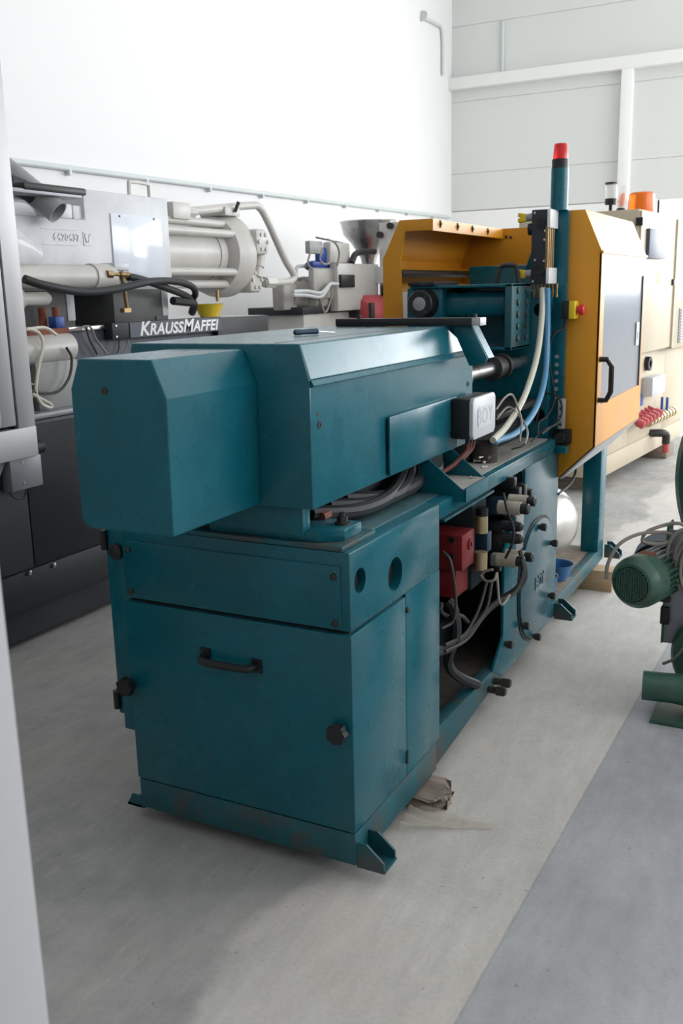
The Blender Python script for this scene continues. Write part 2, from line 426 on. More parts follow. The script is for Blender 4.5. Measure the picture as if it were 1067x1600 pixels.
q0, q1 = A(786, 33, y=YB - .02), A(786, 110, y=YB - .02)
B().cyl((q0.x, YB - .02, q0.z), (q0.x, YB - .02, bz + .08), .025, n=12).mk('downpipe', 'conduit', wb)
# right wall with a long window, front wall with the doorway the picture is taken from
wr = bpy.data.objects.new('wall_right', None); COL.objects.link(wr); ORG['wall_right'] = Vector(); st(wr, 'white wall with a ribbon of windows')
B().box(XR, XR + .2, YF, .1, 0, ZC).mk('wall_solid', 'wall_white', wr)
B().box(XR, XR + .2, .1, YB + .2, 0, 1.7).mk('wall_base', 'wall_white', wr)
B().box(XR, XR + .2, .1, YB + .2, 4.9, ZC).mk('wall_top', 'wall_white', wr)
for y in (3.0, 6.0, 9.0, YB): B().box(XR, XR + .2, y - .1, y + .2, 1.7, 4.9).mk('window_pier', 'wall_white', wr)
jx = A(47, 1300, y=YF).x
wf = bpy.data.objects.new('wall_front', None); COL.objects.link(wf); ORG['wall_front'] = Vector(); st(wf, 'wall with the doorway')
B().box(XL - .2, jx - .012, YF - .14, YF - .005, 0, ZC).mk('wall_piece', 'front_grey', wf)
B().box(2.3, XR + .2, YF - .14, YF - .005, 0, ZC).mk('wall_piece', 'front_grey', wf)
B().box(jx - .012, 2.3, YF - .14, YF - .005, 2.35, ZC).mk('wall_piece', 'front_grey', wf)
st(B().box(jx - .10, jx, YF - .15, YF, 0, 2.33).mk('trim_1', 'jamb_white', bev=.004), 'pale blurred door jamb')
st(B().box(XL - .2, XR + .2, YF - .14, YB + .2, ZC, ZC + .15).mk('ceiling', 'ceiling_white'), 'white hall ceiling')
# unseen walls added round the camera to keep sky light off machine fronts
wc_ = bpy.data.objects.new('wall_sky_block', None); COL.objects.link(wc_); ORG['wall_sky_block'] = Vector(); st(wc_, 'unseen walls added behind the doorway to block sky light')
B().box(-1.6, 3.6, YF - 2.4, YF - 2.3, 0, 2.9).mk('wall_piece', 'jamb_white', wc_)
B().box(-1.6, -1.5, YF - 2.3, YF - .14, 0, 2.9).mk('wall_piece', 'jamb_white', wc_)
B().box(3.5, 3.6, YF - 2.3, YF - .14, 0, 2.9).mk('wall_piece', 'jamb_white', wc_)
B().box(-1.6, 3.6, YF - 2.4, YF - .14, 2.9, 3.0).mk('wall_piece', 'jamb_white', wc_)

# conduit on the left wall
cz0, cz1 = A(16, 255, x=XL).z, A(700, 340, x=XL).z
cd_ = thing('wall_conduit', 'thin grey conduit running along the white wall', 'conduit', (XL, 3, cz0))
B().cyl((XL + .03, -.5, cz0 - .02), (XL + .03, 11.9, cz1), .022, n=10).mk('pipe', 'conduit', cd_)
for y in [1.0 + .93 * k for k in range(12)]:
    zz = cz0 + (cz1 - cz0) * (y - 3) / 9
    piece('clip', lambda b: b.box(-.03, .02, -.012, .012, -.032, .024), 'conduit', cd_, (XL + .031, y, zz - .01))
c2 = thing('wall_cable_pipe', 'short bent grey pipe high in the white wall corner', 'conduit', (XL, 11, 4.6))
B().tube([A(662, 28, x=XL + .03), A(682, 38, x=XL + .03), A(691, 50, x=XL + .03), A(692, 118, x=XL + .03)], .022, n=8, smooth=3).mk('pipe', 'conduit', c2)
B().lathe(A(662, 28, x=XL + .03), (0, -1, .3), [(0, .03), (.05, .075), (.055, .0)], 12).mk('end_cap', 'light_grey', c2)

# ------------------------------------------------------------------ teal injection moulding machine
MC = thing('injection_moulding_machine', 'teal injection moulding machine with orange safety hood and red beacon', 'machine', (-.3725, 1.5, 0))
W0, W1 = -.745, 0.0
ZB = .947
# frame of the base
B().box(W0, W1, 0, .60, .05, .147).mk('plinth', 'teal_worn', MC, bev=.004)
rail = B()
rail.prism([(.603, .06), (1.18, .105), (3.10, .115), (3.10, .19), (1.18, .175), (.603, .19)], 'x', -.05, -.003)
rail.mk('side_rail', 'teal_worn', MC, bev=.003)
B().prism([(.585, .06), (1.18, .105), (3.10, .115), (3.10, .19), (1.18, .175), (.585, .19)], 'x', W0, W0 + .05).mk('side_rail', 'teal_worn', MC, bev=.003)
B().box(W0 + .05, -.05, .62, 3.06, .12, .165).mk('bottom_plate', 'grime', MC)
B().box(W0 + .02, -.012, 2.08, 3.06, .165, .185).mk('drip_plate', 'old_wood', MC)
# near cabinet body: recessed core + upper box with two round cable holes
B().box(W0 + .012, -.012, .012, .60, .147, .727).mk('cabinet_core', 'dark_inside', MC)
cut = B()
h1, h2 = A(562.6, 907, x=0), A(617.5, 897, x=0)
cut.cyl((-.06, h1.y, h1.z), (.05, h1.y, h1.z), .034, n=32)
cut.cyl((-.06, h2.y, h2.z), (.05, h2.y, h2.z), .049, n=32)
up = B().box(W0, W1, 0, .627, .732, ZB)
up.mk('cabinet_top_box', 'teal', MC, bev=.006, cut=cut)
B().box(-.10, -.035, h2.y - .07, h2.y + .07, h2.z - .06, h2.z + .06).mk('hole_shade_backing', 'black', MC)  # black block behind the larger hole, standing in for its inner shade
B().cyl((-.062, h1.y, h1.z), (-.020, h1.y, h1.z), .0335, n=24).mk('hole_shade_disc', 'black', MC)  # black discs set into both holes to paint the shade inside them
B().cyl((-.062, h2.y, h2.z), (-.028, h2.y, h2.z), .0485, n=24).mk('hole_shade_disc', 'black', MC)
sp = B().prism([(.358, .15), (.627, .15), (.627, .7325), (.358, .7325)], 'x', -.03, 0); sp.mk('side_panel', 'teal', MC, bev=.003)
# front cover: wraps the corner
dr = B().prism([(W0 - .002, -.004), (.002, -.004), (.002, .352), (-.018, .352), (-.018, .014), (W0 + .018, .014), (W0 + .018, .352), (W0 - .002, .352)], 'z', .152, .724)
door = dr.mk('front_cover', 'teal', MC, bev=.004)
piece('latch_slot', lambda b: b.cyl((0, 0, -.02), (0, 0, .02), .006, n=8), 'black', door, (.002, .349, .215))
ha, hb = A(322, 1022, y=-.004), A(402, 1040, y=-.004)
B().tube([ha, ha + Vector((.004, -.03, -.004)), ha + Vector((.03, -.038, -.008)), hb + Vector((-.03, -.038, 0)), hb + Vector((-.004, -.03, .002)), hb], .011, n=10, smooth=5).mk('handle', 'black', door)
for hp in (ha, hb): piece('handle_foot', lambda b: b.box(-.016, .016, -.006, .002, -.02, .02), 'black', door, hp)
def star(b):
    pts = []
    for k in range(28):
        a = 2 * math.pi * k / 28; r = .027 + .0028 * math.cos(7 * a); pts.append((r * math.cos(a), r * math.sin(a)))
    b.prism(pts, 'y', -.036, -.014); b.cyl((0, -.015, 0), (0, .002, 0), .014, n=14)
for px, py in ((205, 1068), (533, 1141)):
    piece('knob', star, 'black', door, A(px, py, y=-.004) + Vector((0, -.001, 0)))
# upper front plate with four screws
fp = B().box(-.722, -.026, -.007, .001, .738, .91).mk('front_plate', 'teal', MC, bev=.003)
def screw(b): b.lathe((0, 0, 0), (0, -1, 0), [(0, .0095), (.004, .0095), (.006, .006), (.006, 0)], 12)
for px, py in ((200, 858), (205, 924), (521, 901), (524, 975)): piece('screw', screw, 'dark_steel', fp, A(px, py, y=-.007))
piece('screw', screw, 'dark_steel', MC, A(636, 953, x=0), (0, 0, math.pi / 2))
# cover on the far long side (seen past the front edge)
sc_ = B().box(-.815, W0 - .003, .03, .62, .285, .96).mk('side_cover', 'teal', MC, bev=.006)
B().box(-.868, -.817, .07, .62, .31, .955).mk('cover_door', 'teal', sc_, bev=.006)
piece('hinge', lambda b: b.cyl((0, 0, -.03), (0, 0, .03), .011, n=10), 'black', sc_, (-.866, .064, .88))
piece('hinge', lambda b: b.cyl((0, 0, -.03), (0, 0, .03), .011, n=10), 'black', sc_, (-.866, .064, .36))
piece('side_knob', lambda b: b.lathe((0, 0, 0), (0, -1, 0), [(0, .010), (.008, .010), (.009, .024), (.020, .024), (.023, .018), (.023, 0)], 16), 'black', sc_, (-.782, .03, .865))
# foot brackets
def bracket(b):
    b.box(0, .085, -.04, .04, 0, .008); b.prism([(0, .008), (.082, .008), (.082, .03), (.03, .075), (0, .075)], 'y', -.04, -.033); b.prism([(0, .008), (.082, .008), (.082, .03), (.03, .075), (0, .075)], 'y', .033, .04)
    b.cyl((.045, 0, 0), (.045, 0, .014), .013, n=6)
for x, y, z, r in ((0, .045, .045, 0), (0, 2.10, .10, 0), (0, 3.16, .115, 0), (W0, 2.10, .10, math.pi)):
    piece('foot_bracket', bracket, 'teal_worn', MC, (x, y, z), (0, 0, r))
B().prism([(W0 - .055, .0), (W0 - .055, .05), (W0 - .01, .085), (W0 + .01, .085), (W0 + .01, .0)], 'z', .045, .053).prism([(W0 - .055, .046), (W0, .046), (W0, .085), (W0 - .035, .085)], 'y', .0, .006).mk('foot_bracket', 'teal_worn', MC)
# bed: top deck with a long side flange
B().prism([(.629, .893), (2.068, .893), (2.068, ZB), (.629, ZB)], 'x', W0, W1).mk('bed_deck', 'teal', MC, bev=.005)
B().box(W0 + .05, -.05, .05, .93, ZB - .002, ZB + .003).mk('deck_dust', 'dusty_top', MC)
B().box(W0 + .05, -.03, .93, 1.98, ZB - .002, ZB + .003).mk('deck_dust', 'dust_grey', MC)
# side plate with oval cover
side = B().prism([(1.553, .892), (2.07, .892), (2.07, .112), (1.31, .112), (1.18, .172), (1.18, .178), (1.30, .274), (1.30, .62), (1.553, .80)], 'x', -.012, 0)
side = side.mk('side_plate', 'teal', MC, bev=.002)
oc = (1.745, .390)
pts = []
for k in range(64):
    a = 2 * math.pi * k / 64; c, s = math.cos(a), math.sin(a)
    pts.append((oc[0] + .258 * math.copysign(abs(c) ** .86, c), oc[1] + .250 * math.copysign(abs(s) ** .86, s)))
oval = B().prism(pts, 'x', 0, .012).mk('oval_cover', 'teal', MC, bev=.004)
pr = [(oc[0] + (p[0] - oc[0]) * 1.055, oc[1] + (p[1] - oc[1]) * 1.055) for p in pts]
rimb = B().prism(pr, 'x', -.001, .004); rimb.mk('gasket', 'dark_steel', oval)
def hexbolt(b): b.lathe((0, 0, 0), (1, 0, 0), [(0, .011), (.010, .011), (.010, .016), (.030, .016), (.032, .013), (.032, 0)], 12)
for px, py in ((842, 823), (860, 848), (857, 930), (815, 977), (833, 994)):
    piece('bolt', hexbolt, 'dark_steel', oval, A(px, py, x=.012))
text('embossed_lettering', 'BOY', .070, 'teal', oval, (.0125, 1.755, .372), FACE_PX, extrude=.003, offset=.002)
B().box(.0115, .0135, 1.69, 1.82, .335, .338).mk('embossed_line', 'teal', oval)
piece('bolt', hexbolt, 'dark_steel', MC, A(789, 1006, x=0))
for px, py in ((776, 1079), (784, 1066)):
    p = A(px, py, x=.03)
    B().cyl(p + Vector((-.05, 0, 0)), p + Vector((.035, 0, 0)), .014, n=12).cyl(p + Vector((.0, 0, 0)), p + Vector((.03, 0, 0)), .019, n=6).mk('drain_fitting', 'dark_steel', MC)
# interior of the open bay
B().box(W0, W0 + .012, .6, 2.07, .165, .892).mk('back_plate', 'teal', MC)
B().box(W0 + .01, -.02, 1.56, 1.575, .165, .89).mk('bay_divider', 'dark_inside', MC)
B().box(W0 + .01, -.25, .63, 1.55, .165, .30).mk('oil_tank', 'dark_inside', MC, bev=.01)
# far legs and cross frame
for x in (W0, -.095):
    B().box(x, x + .095, 2.955, 3.09, .185, .80).mk('leg', 'teal', MC, bev=.004)
B().box(W0, 0, 2.07, 3.10, .80, .90).mk('clamp_bed', 'teal', MC, bev=.004)

# ---- motor cover (overhanging box) and main housing of the injection unit
YN, ZT = -.015, 1.474
XM0, XM1 = -.664, -.092
bx0, bx1, by0 = -.518, -.247, -.394
prof = [(bx0 + .018, 1.06), (bx1, 1.06), (bx1 + .004, 1.375), (bx1 - .032, 1.461), (bx0 + .03, 1.461), (bx0, 1.39), (bx0, 1.078)]
b = B().prism(prof, 'y', by0, YN - .004)
mcov = b.mk('motor_cover', 'teal', MC, bev=.004, ang=9)
piece('socket_screw', lambda b: b.lathe((0, 0, 0), (0, -1, 0), [(0, .009), (.003, .009), (.003, .005), (.001, .005), (.001, 0)], 14), 'grime', mcov, A(163, 611, y=by0))
# main housing: profile extruded, far end cut slanting
def hprof(y, zt=ZT): return [(XM0, 1.056), (XM1, 1.056), (XM1, 1.381), (XM1 - .026, zt), (XM0 + .026, zt), (XM0, 1.381)]
low = B()
low.prism([(YN, 1.056), (1.18, 1.056), (1.18, 1.345), (1.14, 1.378), (YN, 1.378)], 'x', XM0, XM1)
mh = low.mk('housing', 'teal', MC, bev=.003, ang=12)
hx = [(XM1 + .003, 1.384), (XM1 - .025, ZT), (XM0 + .025, ZT), (XM0 - .003, 1.384)]
B().hexa([(x, YN - .001, z) for x, z in hx], [(x, 1.155 if z < 1.4 else .975, z) for x, z in hx]).mk('housing_lid', 'teal', mh, bev=.004, ang=9)
B().prism([(XM0, 1.056), (XM1, 1.056), (XM1, 1.383), (XM1 - .0255, ZT - .001), (XM0 + .0255, ZT - .001), (XM0, 1.383)], 'y', YN - .003, YN + .006).mk('housing_end', 'teal', mh, bev=.002)
lip = B()
lip.prism([(XM1 - .002, 1.366), (XM1 + .010, 1.368), (XM1 + .012, 1.372), (XM1 + .004, 1.384), (XM1 - .002, 1.384)], 'y', YN, 1.15)
lip.mk('lid_lip', 'teal', mh)
B().prism([(XM1 - .0, 1.3775), (XM1 + .0042, 1.3775), (XM1 + .0042, 1.381), (XM1, 1.381)], 'y', YN, 1.15).mk('lid_gap', 'black', mh)
B().box(-.20, -.196, YN + .02, .95, ZT - .001, ZT + .0012).mk('lid_seam', 'teal_worn', mh)
for px, py in ((499, 664), (731, 600)):
    piece('side_screw', lambda b: b.lathe((0, 0, 0), (1, 0, 0), [(0, .010), (.002, .010), (.002, .005), (.0005, .005), (.0005, 0)], 14), 'black', mh, A(px, py, x=XM1))
piece('side_hole', lambda b: b.lathe((0, 0, 0), (1, 0, 0), [(0, .0055), (.001, .0055), (.001, 0)], 12), 'black', mh, A(497, 647, x=XM1))
# thin mounting plate on the housing side, standing off
p0, p1 = A(609, 742, x=XM1 + .012), A(609, 650, x=XM1 + .012)
B().box(XM1 + .006, XM1 + .014, p0.y, .99, 1.063, 1.238).mk('stand_off_plate', 'teal', mh, bev=.002)
B().box(XM1 - .002, XM1 + .006, p0.y + .03, p0.y + .05, 1.08, 1.22).mk('stand_off_bar', 'teal', mh)
# junction box with lettered lid
jb = B().box(XM1 + .012, -.012, .925, 1.152, 1.10, 1.238).mk('junction_box', 'black', MC, bev=.010)
lid = B().prism([(.935, 1.10), (1.14, 1.10), (1.155, 1.115), (1.155, 1.226), (1.14, 1.24), (.935, 1.24), (.921, 1.226), (.921, 1.115)], 'x', -.012, .003).mk('lid', 'light_grey', jb, bev=.003)
B().box(.0025, .0042, .975, 1.105, 1.135, 1.205).mk('badge', 'light_grey', lid)
text('badge_lettering', 'BOY', .075, 'embossed', lid, (.0043, 1.04, 1.168), FACE_PX, extrude=.0006, spacing=1.15)
for y in (.99, 1.02, 1.05): piece('cable_gland', lambda b: b.cyl((0, 0, -.022), (0, 0, .004), .009, n=8), 'black', jb, (-.04, y, 1.10))
for k, y in enumerate((.99, 1.02, 1.05)):
    B().tube([(-.04, y, 1.09), (-.045, y - .01, 1.05), (-.075, y - .10, 1.005), (-.12, y - .2, .985), (-.2, y - .3, .98)], .0075, n=8).mk('cable', 'brown_hose', MC)
# small tray with two gussets on the deck edge
tray = B().hexa([(-.115, .742, .968), (-.115, .955, .968), (.045, .955, .968), (.045, .742, .968)], [(-.115, .742, .972), (-.115, .955, .972), (.045, .955, .972), (.045, .742, .972)])
tray = tray.mk('tray', 'dust_grey', MC)
for y in (.742, .955):
    B().prism([(-.115, .93), (.043, .93), (.043, .962), (-.115, 1.087)], 'y', y - .003, y + .003).mk('gusset', 'teal', tray)
B().box(.041, .046, .739, .958, .93, .975).mk('tray_lip', 'teal', tray)
# pivot plates and bolts under the housing
B().prism([(-.70, .0), (-.02, .0), (-.02, .20), (-.70, .20)], 'z', ZB, ZB + .014).mk('base_plate', 'teal_worn', MC, bev=.003)
pv = B().prism([(-.44, .015), (-.10, .015), (-.042, .06), (-.042, .16), (-.44, .16)], 'z', ZB + .014, ZB + .045).mk('pivot_plate', 'teal', MC, bev=.004)
q = A(541, 808, z=ZB + .045)
piece('hex_bolt', lambda b: (b.cyl((0, 0, 0), (0, 0, .005), .021, n=18), b.cyl((0, 0, .005), (0, 0, .022), .0155, n=6), b.cyl((0, 0, .02), (0, 0, .032), .009, n=10)), 'dark_steel', pv, (-.075, .11, ZB + .045))
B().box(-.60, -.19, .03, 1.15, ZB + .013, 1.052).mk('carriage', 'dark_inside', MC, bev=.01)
B().prism([(-.52, .985), (-.135, .975), (-.135, 1.055), (-.52, 1.055)], 'y', .004, .045).mk('motor_flange', 'teal', MC, bev=.005)
for k in range(3):
    B().tube([(-.18, .12 + .1 * k, 1.01), (-.12, .3 + .1 * k, .985), (-.11, .5 + .1 * k, .99), (-.17, .75 + .05 * k, 1.02)], .022, n=10).mk('hydraulic_hose', 'rubber', MC)
B().cyl((-.15, .13, 1.0), (-.15, .17, 1.0), .014, n=6).mk('hose_fitting', 'rust', MC)

# cross plate lying on the lid + slanting bracket
by_ = 1.01
xl, xr = A(530, 500, y=by_).x, A(755, 500, y=by_).x
cpl = B().box(xl, xr - .03, by_ - .03, by_ + .03, 1.476, 1.501).mk('cross_plate', 'black', MC, bev=.001)
B().box(xr - .03, xr, by_ - .03, by_ + .03, 1.4755, 1.5015).mk('plate_end', 'aluminium', cpl, bev=.001)
B().box(xl + .004, xl + .18, by_ - .028, by_ + .028, ZT - .005, 1.476).mk('packing_piece', 'rust', cpl)
for x in (xl + .08, xr - .03): piece('cap_screw', lambda b: b.cyl((0, 0, 0), (0, 0, .012), .008, n=10), 'dark_steel', cpl, (x, by_, 1.501))
k0, k1 = A(705, 512, y=by_), A(733, 572, y=by_)
sb = B()
sb.prism([(k0.x, 1.475), (k0.x + .07, 1.475), (A(761, 560, y=by_).x, A(761, 560, y=by_).z), (A(758, 568, y=by_).x, A(758, 568, y=by_).z), (k1.x, k1.z)], 'y', by_ + .0, by_ + .012)
sb.mk('slanted_bracket', 'teal', MC, bev=.002)
B().hexa([(k0.x + .065, by_ + .01, 1.475), (k0.x + .071, by_ + .01, 1.475), (A(762, 560, y=by_).x, by_ + .01, A(762, 560, y=by_).z), (A(759, 560, y=by_).x, by_ + .01, A(762, 560, y=by_).z)],
         [(k0.x + .065, by_ + .07, 1.475), (k0.x + .071, by_ + .07, 1.475), (A(762, 560, y=by_).x, by_ + .07, A(762, 560, y=by_).z), (A(759, 560, y=by_).x, by_ + .07, A(762, 560, y=by_).z)]).mk('bracket_flange', 'teal', MC)
# carriage rods running to the fixed platen
for x in (-.15, -.60):
    B().cyl((x, 1.0, 1.285), (x, 2.0, 1.285), .026, n=20).mk('carriage_rod', 'steel', MC)
    B().lathe((x, 1.55, 1.285), (0, 1, 0), [(0, .05), (.03, .05), (.03, .042), (.12, .042), (.12, .05), (.15, .05)], 20).mk('rod_bush', 'dark_steel', MC)
B().cyl((-.15, 1.16, 1.275), (-.15, 1.24, 1.275), .04, n=20).mk('rod_sleeve', 'teal', MC)
# fixed platen and deep frame of the clamp
B().box(-.70, -.04, 2.0, 2.065, ZB, 1.58).mk('platen', 'teal', MC, bev=.005)
B().box(-.052, .018, 2.043, 2.068, ZB, 1.905).mk('corner_post', 'teal', MC, bev=.003)
slot = B()
for k in range(6): piece('post_hole', lambda b: b.lathe((0, 0, 0), (0, -1, 0), [(0, .009), (.002, .009), (.002, 0)], 12), 'mid_grey', MC, (-.015, 2.043, 1.30 - .035 * k))
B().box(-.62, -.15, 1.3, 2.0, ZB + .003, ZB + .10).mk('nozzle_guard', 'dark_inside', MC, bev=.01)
B().box(-.66, -.07, 1.40, 1.99, 1.10, 1.125).mk('shelf_plate', 'dark_steel', MC, bev=.003)
for x, y in ((-.2, 1.5), (-.33, 1.62), (-.46, 1.5)): B().lathe((x, y, ZB), (0, 0, 1), [(0, .05), (.05, .05), (.05, .035), (.15, .035)], 18).mk('pump_body', 'dark_steel', MC)
# C frame in front of the platen: open box with drilled end plate
cy0, cy1 = 1.722, 1.985
cxr = -.12
cz1 = A(800, 443, x=cxr).z; cz0 = A(800, 547, x=cxr).z
cxl = A(640, 447, y=cy0).x
B().box(cxl, cxr, cy0, cy1, cz1 - .012, cz1).mk('frame_top', 'teal', MC, bev=.002)
B().box(cxl + .10, cxr, cy0, cy1, cz0, cz0 + .012).mk('frame_bottom', 'teal', MC, bev=.002)
ep = B().box(cxr - .030, cxr, cy0, cy1, cz0, cz1).mk('end_plate', 'teal_worn', MC, bev=.003)
for j in range(2):
    for i in range(5):
        piece('set_screw', lambda b: b.lathe((0, 0, 0), (1, 0, 0), [(0, .014), (.008, .014), (.010, .009), (.010, 0)], 12), 'teal_worn', ep, (cxr, cy0 + .075 + .12 * j, cz0 + .045 + i * .048))
B().box(cxl, cxr - .03, cy1 - .02, cy1, cz0 + .012, cz1 - .012).mk('frame_back', 'teal', MC)
B().box(cxl + .05, cxr - .03, cy0 + .06, cy1 - .02, cz0 + .13, cz1 - .03).mk('cylinder_block', 'teal', MC, bev=.03, seg=3)
B().box(cxl - .02, cxl + .14, cy0 + .02, cy1, cz0 + .06, cz1 - .01).mk('frame_cheek', 'teal', MC, bev=.004)
B().box(cxl + .0, cxl + .12, cy0 - .02, cy1, cz1, cz1 + .016).mk('guide_strip', 'dark_steel', MC, bev=.002)
mo = A(655, 475, y=1.68)
mt = B().lathe(mo, (0, 1, 0), [(0, .052), (.006, .056), (.05, .056), (.05, .062), (.10, .062)], 32).mk('servo_drum', 'black', MC, bev=0)
B().lathe(mo + Vector((0, 0, 0)), (0, -1, 0), [(0, .028), (.004, .028), (.005, .026), (.005, 0)], 24).mk('drum_hub', 'mid_grey', mt)
for k in range(4):
    a = math.pi / 4 + k * math.pi / 2
    piece('drum_screw', lambda b: b.lathe((0, 0, 0), (0, -1, 0), [(0, .007), (.007, .007), (.007, 0)], 10), 'dark_steel', mt, mo + Vector((.043 * math.cos(a), .0, .043 * math.sin(a))))
# lifting handle on the frame top
hx0 = A(793, 440, y=1.95).x
B().tube([(hx0 - .045, 1.93, cz1), (hx0 - .03, 1.93, cz1 + .06), (hx0 - .015, 1.93, cz1 + .075), (hx0 + .03, 1.93, cz1 + .075), (hx0 + .045, 1.93, cz1 + .06), (hx0 + .055, 1.93, cz1)], .010, n=8, smooth=3).mk('lift_handle', 'dark_steel', MC)
# moving platen and far clamp block behind
B().box(-.60, -.10, 2.55, 2.66, .92, 1.70).mk('moving_platen', 'teal', MC, bev=.006)
B().prism([(-.30, 1.68), (-.12, 1.68), (-.17, 1.82), (-.25, 1.82)], 'y', 2.50, 2.56).mk('ejector_bracket', 'teal', MC, bev=.003)
B().box(-.235, -.185, 2.46, 2.50, 1.74, 1.86).mk('limit_switch', 'bright_red', MC, bev=.006)
for x in (-.62, -.08):
    for z in (1.05, 1.5): B().cyl((x, 2.0, z), (x, 3.0, z), .03, n=16).mk('tie_bar', 'steel', MC)

# ---- orange safety hood, both halves
GY0, GY1 = 2.07, 3.10
def half(name, s, xo, x1, xi):
    """s=+1 operator side; xo outer plane, x1 top chamfer end, xi inner edge"""
    t = .008 * s
    root = B().prism([(xo, .908), (xo, 1.735), (x1, 1.905), (xi, 1.905), (xi, 1.855)] + ([(x1 - s * .03, 1.855), (xo - s * .09, 1.735), (xo - s * .115, .908)] if s < 0 else [(-.02, 1.855), (-.02, .765), (.011, .765)]), 'y', GY0, GY0 + .008).mk(name, 'orange', MC, bev=.001)
    B().hexa([(xo, GY0 + .008, 1.735), (x1, GY0 + .008, 1.905), (x1 - t, GY0 + .008, 1.900), (xo - t, GY0 + .008, 1.730)],
             [(xo, GY1, 1.735), (x1, GY1, 1.905), (x1 - t, GY1, 1.900), (xo - t, GY1, 1.730)]).mk('hood_slope', 'orange', root)
    B().box(min(x1, xi), max(x1, xi), GY0 + .008, GY1, 1.897, 1.905).mk('hood_top', 'orange', root)
    lipo = B().box(min(xi, xi - t), max(xi, xi - t), GY0 + .004, GY1, 1.853, 1.9035).mk('hood_edge', 'orange', root)
    return root, lipo
hr, lo_ = half('safety_gate', 1, .155, .079, -.02)
hl, ll = half('rear_guard', -1, -.85, -.765, -.61)
for px in (688, 715, 738, 762):
    p = A(px, 350 + (px - 688) * .155, x=-.601)
    piece('slotted_screw', lambda b: (b.cyl((0, 0, 0), (.008, 0, 0), .007, n=10), b.box(.0, .004, -.004, .004, -.016, .016)), 'dark_steel', ll, p)
# operator side face with window opening
gl = [(GY0 + .008, .908), (GY1, .908), (GY1, 1.735), (GY0 + .008, 1.735)]
wcut = B().prism([(2.15, 1.085), (3.05, 1.085), (3.05, 1.635), (2.15, 1.635)], 'x', .10, .20)
face = B().box(.147, .155, GY0 + .0, GY1, .908, 1.735).mk('gate_panel', 'orange', hr, cut=wcut)
B().box(.147, .151, 2.135, 3.065, 1.07, 1.65).mk('window_pane', 'polycarbonate', hr)
B().box(.142, .157, 3.04, 3.055, 1.08, 1.64).mk('window_seal', 'black', hr)
B().box(.150, .163, GY0 - .004, GY1, 1.727, 1.737).mk('gate_ledge', 'orange', hr)
B().hexa([(.155, GY0, .908), (.147, GY0, .908), (.003, GY0, .765), (.013, GY0, .765)], [(.155, GY1, .908), (.147, GY1, .908), (.003, GY1, .765), (.013, GY1, .765)]).mk('gate_skirt', 'orange', hr)
B().hexa([(.158, GY0 - .002, .904), (.150, GY0 - .002, .904), (.008, GY0 - .002, .762), (.015, GY0 - .002, .758)], [(.158, GY1, .904), (.150, GY1, .904), (.008, GY1, .762), (.015, GY1, .758)]).mk('skirt_edge', 'light_grey', hr)
gh = [Vector((.155, 2.105, 1.285)), Vector((.188, 2.105, 1.285)), Vector((.205, 2.115, 1.255)), Vector((.205, 2.115, 1.145)), Vector((.188, 2.105, 1.11)), Vector((.155, 2.105, 1.11))]
B().tube(gh, .012, n=8, smooth=1).mk('gate_handle', 'black', hr)
B().box(.1555, .157, 2.915, 2.985, 1.295, 1.41).mk('paper_label', 'paper', hr)
B().box(.1570, .1574, 2.935, 2.965, 1.325, 1.36).mk('label_print', 'print', hr)
# rear guard: outer face, inner rails, far end plate
B().box(-.85, -.842, GY0 + .008, GY1, .908, 1.735).mk('guard_panel', 'orange', hl, cut=B().box(-.9, -.8, 2.20, 2.98, 1.02, 1.60))
B().box(-.842, -.80, GY0 + .01, GY1, 1.68, 1.70).mk('guard_rail', 'orange', hl)
B().cyl((-.78, 2.1, 1.67), (-.78, 3.05, 1.67), .018, n=12).mk('guide_rod', 'dark_steel', hl)
B().box(-.842, -.81, GY0 + .01, GY1, 1.585, 1.62).mk('guard_rail', 'orange', hl)
B().prism([(-.85, 1.60), (-.85, 1.735), (-.765, 1.905), (.079, 1.905), (.147, 1.75), (.147, 1.60)], 'y', GY1 - .01, GY1).mk('end_panel', 'orange', hl)
B().box(-.10, .146, GY1 - .012, GY1 - .002, .905, 1.60).mk('clamp_end_plate', 'light_grey', hl)
B().box(-.62, -.10, GY1 - .10, GY1 - .002, .905, 1.58).mk('clamp_head', 'teal', hl, bev=.006)
B().box(-.40, .10, GY1 - .05, GY1 - .01, 1.585, 1.60).mk('end_panel_sill', 'beam_white', hl)
for px, py in ((791, 370), (798, 371)): piece('panel_screw', lambda b: b.cyl((0, -.006, 0), (0, 0, 0), .008, n=8), 'dark_steel', hl, A(px, py, y=GY1 - .01))
# gate slide and roller on the deck corner
B().box(.004, .03, 2.01, 2.05, .99, 1.12).mk('slide_bar', 'aluminium', MC, bev=.002)
for z in (1.01, 1.045, 1.08): piece('slide_bolt', lambda b: b.lathe((0, 0, 0), (0, -1, 0), [(0, .006), (.004, .006), (.004, 0)], 8), 'black', MC, (.017, 2.01, z))
B().box(-.02, .055, 2.03, 2.07, .92, .985).mk('roller_block', 'black', MC, bev=.003)
B().cyl((.015, 2.00, .95), (.015, 2.035, .95), .022, n=16).mk('roller', 'dark_steel', MC)
B().box(-.0, .05, 1.99, 2.06, .885, .915).mk('roller_bracket', 'teal', MC, bev=.004)
